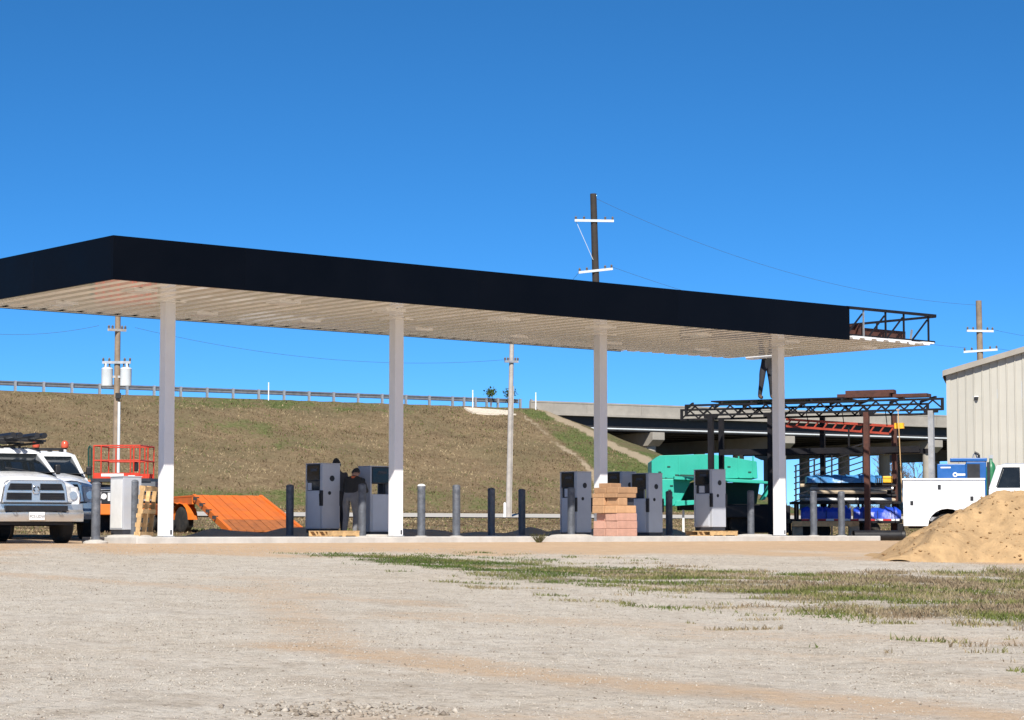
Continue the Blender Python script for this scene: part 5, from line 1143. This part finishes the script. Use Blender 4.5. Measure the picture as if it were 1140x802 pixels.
# ------------------------------------------------------------------ pickup trucks (local -y is forward, origin at the front bumper on the ground)
def rrect(x0, x1, y0, y1, z, r, seg=4):
    pts = []
    for cx, cy, a0 in ((x1 - r, y1 - r, 0), (x0 + r, y1 - r, 90), (x0 + r, y0 + r, 180), (x1 - r, y0 + r, 270)):
        for k in range(seg + 1): a = R(a0 + 90 * k / seg); pts.append((cx + r * math.cos(a), cy + r * math.sin(a), z))
    return pts
def pickup(label, loc, rz, plate=True):
    t = thing('pickup_truck', label, 'pickup', loc, rz)
    # lower body from cross sections along y
    def sec(y, hw, z0, z1, crown, hw2):
        return [(-hw, y, z0), (-hw - 0.02, y, (z0 + z1) / 2), (-hw, y, z1 - 0.12), (-hw2 - 0.02, y, z1 - 0.03), (-hw2 + 0.1, y, z1 + 0.02), (-0.42, y, z1 + crown), (0, y, z1 + crown + 0.01), (0.42, y, z1 + crown), (hw2 - 0.1, y, z1 + 0.02), (hw2 + 0.02, y, z1 - 0.03), (hw, y, z1 - 0.12), (hw + 0.02, y, (z0 + z1) / 2), (hw, y, z0)]
    hood = MB().loft([sec(0.22, 0.90, 0.72, 1.08, 0.10, 0.80), sec(0.30, 0.95, 0.66, 1.13, 0.12, 0.84), sec(0.55, 0.985, 0.98, 1.19, 0.13, 0.87), sec(1.0, 1.0, 0.98, 1.26, 0.12, 0.88), sec(1.45, 0.985, 0.98, 1.33, 0.10, 0.88), sec(1.62, 0.98, 0.62, 1.36, 0.06, 0.90)])
    body = hood.build('hood_and_fenders', 'white', t, smooth=True)
    MB().loft([sec(1.625, 0.98, 0.5, 1.36, 0.0, 0.93), sec(4.0, 0.98, 0.5, 1.38, 0.0, 0.94)]).build('cab_lower', 'white', t, smooth=True)
    for s in (-1, 1):
        MB().prism([(4.05, 0.58), (4.75, 0.58)] + [(5.15 - 0.46 * math.cos(math.pi * i / 8), 0.58 + 0.42 * math.sin(math.pi * i / 8)) for i in range(9)] + [(5.6, 0.58), (6.0, 0.62), (6.0, 1.40), (4.05, 1.40)], s * 0.99 - 0.06, s * 0.99 + 0.06, 'x').build('bed_side', 'white', t, bevel=0.02)
    MB().box(-0.92, 0.92, 4.06, 5.98, 0.75, 0.80).build('bed_floor', 'black', t)
    MB().box(-0.92, 0.92, 5.93, 5.99, 0.805, 1.38).build('tailgate', 'white', t)
    # greenhouse
    MB().loft([rrect(-0.90, 0.90, 1.52, 3.98, 1.35, 0.12), rrect(-0.74, 0.74, 2.28, 3.80, 1.84, 0.14)]).build('window_glass', 'glass', t, smooth=True)
    MB().loft([rrect(-0.775, 0.775, 2.22, 3.84, 1.82, 0.15), rrect(-0.76, 0.76, 2.26, 3.80, 1.88, 0.18), rrect(-0.62, 0.62, 2.45, 3.62, 1.94, 0.2), rrect(-0.3, 0.3, 2.75, 3.3, 1.955, 0.1)]).build('roof', 'white', t, smooth=True)
    for s in (-1, 1):
        MB().bar((s * 0.865, 1.60, 1.35), (s * 0.735, 2.28, 1.84), 0.085, 0.07).build('pillar', 'white', t, bevel=0.015)
        MB().bar((s * 0.895, 2.75, 1.36), (s * 0.765, 2.86, 1.83), 0.05, 0.09).build('pillar', 'black', t)
        MB().bar((s * 0.885, 3.90, 1.36), (s * 0.755, 3.74, 1.83), 0.06, 0.2).build('pillar', 'white', t, bevel=0.015)
        m = MB().box(s * 1.05 - 0.06, s * 1.05 + 0.06, 1.93, 2.05, 1.40, 1.60).build('mirror', 'black', t, bevel=0.03); MB().bar((s * 0.94, 2.0, 1.45), (s * 1.0, 2.0, 1.46), 0.05).build('mirror_arm', 'black', m)
        d = MB().box(s * 1.0 - 0.01, s * 1.0 + 0.01, 2.45, 2.62, 1.18, 1.22).build('door_handle', 'chrome', t)
        MB().box(s * 0.85 - 0.16, s * 0.85 + 0.16, 0.62, 1.5, 0.95, 1.0).build('wheel_well', 'black', t)
    for k in range(5): MB().ell((-0.5 + k * 0.25, 2.42, 1.945), (0.06, 0.05, 0.02), 8, 5).build('clearance_light', 'black', t, smooth=True)
    # cowl and wipers
    MB().box(-0.86, 0.86, 1.46, 1.66, 1.415, 1.432).build('cowl', 'black', t)
    for s in (-0.35, 0.35): MB().bar((s, 1.60, 1.445), (s - 0.45, 1.78, 1.52), 0.015).build('wiper', 'black', t)
    # grille: chrome surround, cross bars and four dark openings
    g = MB().prism([(-0.66, 0.78), (0.66, 0.78), (0.60, 1.17), (0.52, 1.235), (-0.52, 1.235), (-0.60, 1.17)], 0.10, 0.30).build('grille', 'chrome', t, bevel=0.025)
    for sx in (-1, 1):
        for (z0, z1, w0, w1) in ((0.845, 0.985, 0.585, 0.57), (1.035, 1.165, 0.56, 0.51)):
            o_ = MB().prism([(sx * 0.085, z0), (sx * w0, z0), (sx * w1, z1), (sx * 0.085, z1)], 0.085, 0.15).build('grille_opening', 'black', g)
            for k in range(4): zz = z0 + (z1 - z0) * (k + 0.5) / 4; MB().box(min(sx * 0.10, sx * w1 * 0.97), max(sx * 0.10, sx * w1 * 0.97), 0.074, 0.086, zz - 0.008, zz + 0.008).build('grille_slat', 'black', o_)
    em = MB().prism([(-0.045, 0.96), (0.045, 0.96), (0.07, 1.03), (0.06, 1.11), (0.02, 1.13), (-0.02, 1.13), (-0.06, 1.11), (-0.07, 1.03)], 0.07, 0.10).build('emblem', 'chrome', g, bevel=0.01)
    for s in (-1, 1):                                         # curled side pieces of the badge
        MB().path([(s * 0.012, 0.062, 1.10), (s * 0.05, 0.062, 1.09), (s * 0.055, 0.062, 1.04), (s * 0.03, 0.062, 1.02)], 0.011, 6).build('emblem_curl', 'pumpdark', em)
    for s in (-1, 1):
        hl = MB().hexa([(s * 0.675, 0.14, 0.80), (s * 0.955, 0.30, 0.82), (s * 0.955, 0.42, 0.82), (s * 0.675, 0.34, 0.80), (s * 0.615, 0.15, 1.13), (s * 0.93, 0.33, 1.11), (s * 0.93, 0.45, 1.11), (s * 0.615, 0.36, 1.13)]).build('headlight', 'lens', t, bevel=0.02)
        MB().lathe([(0.085, 0), (0.08, 0.03), (0.03, 0.05)], 14, (s * 0.78, 0.18, 0.94), 'y').build('lamp', 'chrome', hl, smooth=True)
    # bumper with slot
    def bsec(x): c = abs(x); y = 0.02 + 0.16 * (c / 1.0) ** 3; return [(x, y + 0.02, 0.43), (x, y, 0.50), (x, y, 0.60), (x, y + 0.06, 0.66), (x, y + 0.06, 0.77), (x, y + 0.22, 0.77), (x, y + 0.22, 0.43)]
    bp_ = MB().loft([bsec(x) for x in (-1.0, -0.9, -0.72, -0.5, -0.25, 0, 0.25, 0.5, 0.72, 0.9, 1.0)]).build('bumper', 'chrome', t, smooth=True)
    MB().box(-0.62, 0.62, 0.012, 0.09, 0.635, 0.735).build('air_slot', 'black', bp_)
    MB().box(-0.70, 0.70, 0.035, 0.1, 0.77, 0.79).build('bumper_pad', 'black', bp_)
    for s in (-0.45, 0.45): MB().path([(s - 0.03, 0.0, 0.625), (s - 0.03, -0.05, 0.62), (s + 0.03, -0.05, 0.62), (s + 0.03, 0.0, 0.625)], 0.014, 6).build('tow_hook', 'black', bp_)
    if plate:
        pl = MB().box(-0.155, 0.155, -0.012, 0.008, 0.455, 0.61).build('licence_plate', 'whitepart', t, bevel=0.006)
        cu = bpy.data.curves.new('plate_characters', 'FONT'); cu.body = 'PCS·UDW'; cu.size = 0.085; cu.align_x = 'CENTER'; cu.extrude = 0.001
        to = bpy.data.objects.new('tmp', cu); COL.objects.link(to); dg = bpy.context.evaluated_depsgraph_get(); m2 = bpy.data.meshes.new_from_object(to.evaluated_get(dg)); bpy.data.objects.remove(to)
        m2.materials.clear(); m2.materials.append(K['pumpdark']); co = link('plate_characters', m2, pl); co.rotation_euler = (math.pi / 2, 0, 0); co.location = (0, -0.0135, 0.495); co.scale = (0.8, 1, 1)
    MB().box(-0.8, 0.8, 0.3, 1.6, 0.36, 0.55).build('undertray', 'black', t); MB().box(-0.6, -0.45, 0.4, 5.9, 0.5, 0.62).build('chassis_rail', 'blacksteel', t); MB().box(0.45, 0.6, 0.4, 5.9, 0.5, 0.62).build('chassis_rail', 'blacksteel', t)
    MB().tube((-0.85, 1.05, 0.40), (0.85, 1.05, 0.40), 0.06, n=8).build('axle', 'blacksteel', t); MB().tube((-0.85, 5.15, 0.40), (0.85, 5.15, 0.40), 0.06, n=8).build('axle', 'blacksteel', t)
    for s in (-1, 1):
        wheel(t, s * 0.84, 1.05, 0.40, 0.40, 0.27, 'x'); wheel(t, s * 0.84, 5.15, 0.40, 0.40, 0.27, 'x')
    return t
tp0 = at(41, 592, 44.9); tyaw = R(30)
tz0 = zgs(tp0.x - 0.3, tp0.y + 1)
truck1 = pickup('white pickup with chrome cross-bar grille facing the camera at the left edge', (tp0.x, tp0.y, tz0), tyaw)
truck1.scale = (1.05, 1.05, 1.05)
rk = thing('roof_rack_load', 'dark bundle of pipes carried on a rack above the pickup', 'pipes', (tp0.x, tp0.y, tz0), tyaw)
for s in (-1, 1):
    for y in (4.15, 5.85): MB().bar((s * 0.99, y, 1.402), (s * 0.9, y, 2.18), 0.05).build('rack_post', 'black', rk)
for y in (2.6, 4.15, 5.85): MB().bar((-1.0, y, 2.2), (1.0, y, 2.2), 0.05).build('rack_bar', 'black', rk)
for s in (-1, 1): MB().bar((s * 0.9, 2.5, 2.16), (s * 0.9, 6.0, 2.16), 0.05).build('rack_rail', 'black', rk)
for k, x in enumerate((0.1, 0.25, 0.62, 0.78)): MB().tube((x, 2.0, 2.29), (x + 0.02, 6.1, 2.29), 0.062, n=8).build('pipe', 'black', rk)
t2p = at(59, 592, 53.0)
truck2 = pickup('white truck parked behind the pickup with red beacons on its rack', (t2p.x, t2p.y, zgs(t2p.x, t2p.y)), R(20), plate=False)
truck2.scale = (1.15, 1.15, 1.15)
def t2loc(x, y, z):
    c, s = math.cos(truck2.rotation_euler.z), math.sin(truck2.rotation_euler.z); return (x * c - y * s, x * s + y * c, z)
bk = thing('beacon_rack', 'headache rack with two red beacons behind the white truck cab', 'light bar', truck2.location, truck2.rotation_euler.z)
bk.scale = (1.15, 1.15, 1.15)
for s in (-1, 1): MB().bar((s * 0.85, 4.22, 0.81), (s * 0.85, 4.22, 2.05), 0.06).build('rack_post', 'whitepart', bk)
for z in (1.55, 1.75, 2.05): MB().bar((-0.9, 4.22, z), (0.9, 4.22, z), 0.05).build('rack_bar', 'whitepart' if z < 2 else 'black', bk)
for s in (0.2, 0.85): MB().lathe([(0.075, 2.08), (0.085, 2.1), (0.085, 2.19), (0.05, 2.24), (0.01, 2.25)], 12, (s, 4.22, 0)).build('beacon', 'beacon', bk, smooth=True)

# ------------------------------------------------------------------ scissor lift
LD = 67.0; ls = LD / F; lc = at(128, 592, LD); lz = zgs(lc.x, lc.y)
li = thing('scissor_lift', 'orange rough terrain scissor lift with red platform rails', 'lift', (lc.x, lc.y, lz), R(-8))
def lp(x, y): return ((x - 128) * ls, (592 - y) * ls + ZE - lz)
zc0, zc1 = lp(0, 573.5)[1], lp(0, 561)[1]
MB().box(lp(89, 0)[0], lp(172, 0)[0], 0.0, 1.6, zc0, zc1).build('chassis', 'orange', li, bevel=0.03)
for x in (98, 164):
    for y in (0.05, 1.55): wheel(li, lp(x, 0)[0], y, 0.30, 0.30, 0.24, mt='black')
MB().box(lp(89.5, 0)[0], lp(102, 0)[0], 0.02, 0.9, zc1 + 0.002, lp(0, 535)[1]).build('end_housing', 'orange', li, bevel=0.04)
for x, y in ((92, 541), (96, 546), (99, 538), (93, 563), (98, 565)): a, b = lp(x, y); MB().box(a - 0.04, a + 0.05, -0.02, 0.03, b - 0.04, b + 0.04).build('hose_fitting', 'black', li)
for k in range(4):
    z0 = zc1 + 0.05 + k * 0.135
    for y in (0.3, 1.3):
        MB().bar((lp(106, 0)[0], y, z0), (lp(166, 0)[0], y, z0 + 0.09), 0.06, 0.09).build('scissor_arm', 'galv', li)
        MB().bar((lp(106, 0)[0], y + 0.08, z0 + 0.09), (lp(166, 0)[0], y + 0.08, z0), 0.06, 0.09).build('scissor_arm', 'black', li)
MB().box(lp(112, 0)[0], lp(128, 0)[0], -0.02, 0.24, zc1 + 0.002, lp(0, 548)[1]).build('control_box', 'black', li)
MB().lathe([(0.09, -0.03), (0.09, -0.022)], 14, (lp(115, 0)[0], 0, lp(0, 553)[1]), 'y').build('gauge', 'whitepart', li)
MB().box(lp(119.5, 0)[0], lp(128, 0)[0], -0.03, -0.018, lp(0, 558)[1], lp(0, 549)[1]).build('panel', 'whitepart', li)
zp = lp(0, 533)[1]
pf = MB().box(lp(99, 0)[0], lp(168, 0)[0], 0.0, 1.5, zp - 0.10, zp).build('platform', 'pumpdark', li)
x0, x1 = lp(102, 0)[0], lp(155, 0)[0]; zt3 = lp(0, 496.5)[1]; zm3 = lp(0, 513)[1]
for y in (0.03, 1.45):
    for z in (zm3, zt3): MB().tube((x0, y, z), (x1, y, z), 0.022, n=8).build('rail', 'redrail', li)
    for f in (0.0, 0.16, 0.8, 0.87, 1.0): MB().tube((x0 + (x1 - x0) * f, y, zp), (x0 + (x1 - x0) * f, y, zt3), 0.022, n=8).build('rail_post', 'redrail', li)
    MB().box(x0, x1, y - 0.012, y + 0.012, zp + 0.002, zp + 0.17).build('toe_board', 'redrail', li)
for x in (x0, x1):
    for z in (zm3, zt3): MB().tube((x, 0.03, z), (x, 1.45, z), 0.022, n=8).build('rail', 'redrail', li)
MB().box(lp(111, 0)[0], lp(137, 0)[0], 0.008, 0.0165, zp + 0.06, zp + 0.145).build('banner', 'whitepart', li)
MB().box(lp(142, 0)[0], lp(150, 0)[0], 0.008, 0.0165, zp + 0.02, zp + 0.09).build('banner', 'whitepart', li)
MB().box(lp(146, 0)[0], lp(151, 0)[0], 0.1, 0.25, zp + 0.22, zp + 0.5).build('joystick_box', 'black', li, bevel=0.02)
MB().box(lp(140, 0)[0], lp(173, 0)[0], 0.05, 1.4, lp(0, 548)[1], zp - 0.102).build('deck_extension', 'railback', li)
MB().path([(lp(95.5, 0)[0], 0.1, zp), (lp(95, 0)[0], 0.1, lp(0, 500)[1]), (lp(96.3, 0)[0], 0.1, lp(0, 496.5)[1]), (lp(98.2, 0)[0], 0.1, lp(0, 499)[1]), (lp(98.2, 0)[0], 0.1, zp)], 0.03, 6).build('ladder_loop', 'greendark', li)

# ------------------------------------------------------------------ orange tilt trailer with lowered ramp
q1 = at(216, 553, 69.5); q2 = at(290, 552, 71.0); q3 = at(338, 588, 66.5); q4 = at(256, 588, 65.0)
gz = lambda p: zgs(p.x, p.y)
rt = thing('tilt_trailer', 'bright orange equipment trailer with its ramp lowered toward the slab', 'trailer', (q4.x, q4.y, gz(q4)))
O = Vector(rt.location)
T1, T2 = Vector((q1.x, q1.y, q1.z)) - O, Vector((q2.x, q2.y, q1.z)) - O
B3, B4 = Vector((q3.x, q3.y, gz(q3) + 0.10)) - O, Vector((q4.x, q4.y, gz(q4) + 0.10)) - O
def lerp(a, b, f): return a + (b - a) * f
npk = 9
for i in range(npk):                                          # deck planks along the ramp
    f0, f1 = i / npk + 0.004, (i + 1) / npk - 0.004
    dz = Vector((0, 0, 0.05 + 0.006 * (i % 2)))
    for g0, g1, mm, nm in ((0.0, 0.292, 'rampgrate', 'ramp_flap'), (0.30, 1.0, 'orange', 'ramp_plank')):
        a0, a1, b0_, b1_ = lerp(B4, T1, g0), lerp(B3, T2, g0), lerp(B4, T1, g1), lerp(B3, T2, g1)
        p = [lerp(a0, a1, f0), lerp(a0, a1, f1), lerp(b0_, b1_, f1), lerp(b0_, b1_, f0)]
        MB().hexa(p + [v + dz for v in p]).build(nm, mm, rt)
dn = (T1 - B4).normalized(); fwd_ = Vector((dn.x, dn.y, 0)).normalized(); sdv = (T2 - T1).normalized()
for e0, e1 in ((B4, T1), (B3, T2)):
    MB().bar(e0 + Vector((0, 0, 0.0)), e1 + Vector((0, 0, -0.02)), 0.10, 0.20).build('side_beam', 'orange', rt)
for f in (0.12, 0.3, 0.48, 0.66): MB().box(-0.09, 0.09, -0.03, 0.03, -0.05, 0.05).build('side_lug', 'black', rt).location = lerp(T1, B4, f) - sdv * 0.07 + Vector((0, 0, 0.06))
FT1, FT2 = T1 + fwd_ * 5.0, T2 + fwd_ * 5.0
for i in range(npk):
    f0, f1 = i / npk + 0.004, (i + 1) / npk - 0.004
    p = [lerp(T1, T2, f0), lerp(T1, T2, f1), lerp(FT1, FT2, f1), lerp(FT1, FT2, f0)]; p = [v + fwd_ * (0.02 if k < 2 else 0) for k, v in enumerate(p)]
    MB().hexa(p + [v + Vector((0, 0, 0.05 + 0.006 * (i % 2))) for v in p]).build('deck_plank', 'orange', rt)
for a, b in ((T1, FT1), (T2, FT2)): MB().bar(a + Vector((0, 0, -0.13)), b + Vector((0, 0, -0.13)), 0.12, 0.22).build('main_beam', 'orange', rt)
for f in (0.18, 0.36):
    for a, b, s in ((T1, FT1, -1), (T2, FT2, 1)):
        c = lerp(a, b, f) + sdv * s * 0.12; g0 = zgs(c.x + O.x, c.y + O.y) - O.z
        w_ = wheel(rt, c.x, c.y, g0 + 0.42, 0.42, 0.26, 'x'); w_.rotation_euler = (0, 0, math.atan2(sdv.y, sdv.x))
        fe = MB().loft([[(-0.18 * 1, 0.55 * math.cos(a_), 0.52 * math.sin(a_)) for a_ in [math.pi * i / 8 for i in range(9)]], [(0.18, 0.55 * math.cos(a_), 0.52 * math.sin(a_)) for a_ in [math.pi * i / 8 for i in range(9)]]], cap=False, closed=False).build('fender', 'orange', rt)
        fe.location = (c.x, c.y, g0 + 0.42); fe.rotation_euler = (0, 0, math.atan2(sdv.y, sdv.x))
MB().box(-0.1, 0.1, -0.1, 0.1, 0, 0.5).build('jack', 'black', rt).location = lerp(FT1, FT2, 0.5) + fwd_ * 0.4 - Vector((0, 0, 0.95))
MB().bar(lerp(FT1, FT2, 0.5) - Vector((0, 0, 0.2)), lerp(FT1, FT2, 0.5) + fwd_ * 1.4 - Vector((0, 0, 0.35)), 0.14, 0.14).build('drawbar', 'orange', rt)

# tufts of weeds at the kerb
for x, lb in ((600, 'small weed clump at the kerb left of the block stack'),):
    p = on_w(x, -1.5); t = thing('weed', lb, 'weed', (p[0], p[1], zgs(*p))); rr = random.Random(2); m = MB(); m2 = MB()
    for k in range(60):
        a = rr.uniform(0, 6.28); l_ = rr.uniform(0.08, 0.22); b = rr.uniform(0, 6.28); c = (math.cos(a) * 0.05, math.sin(a) * 0.05, 0); e = (c[0] + math.cos(b) * l_ * 0.9, c[1] + math.sin(b) * l_ * 0.9, l_)
        (m if k < 45 else m2).bar(c, e, 0.012, 0.006)
    m.build('leaves', tone_mat('weed leaves', [(0, (0.09, 0.09, 0.03)), (1, (0.09, 0.09, 0.03))]), t); m2.build('stems', 'bark', t)
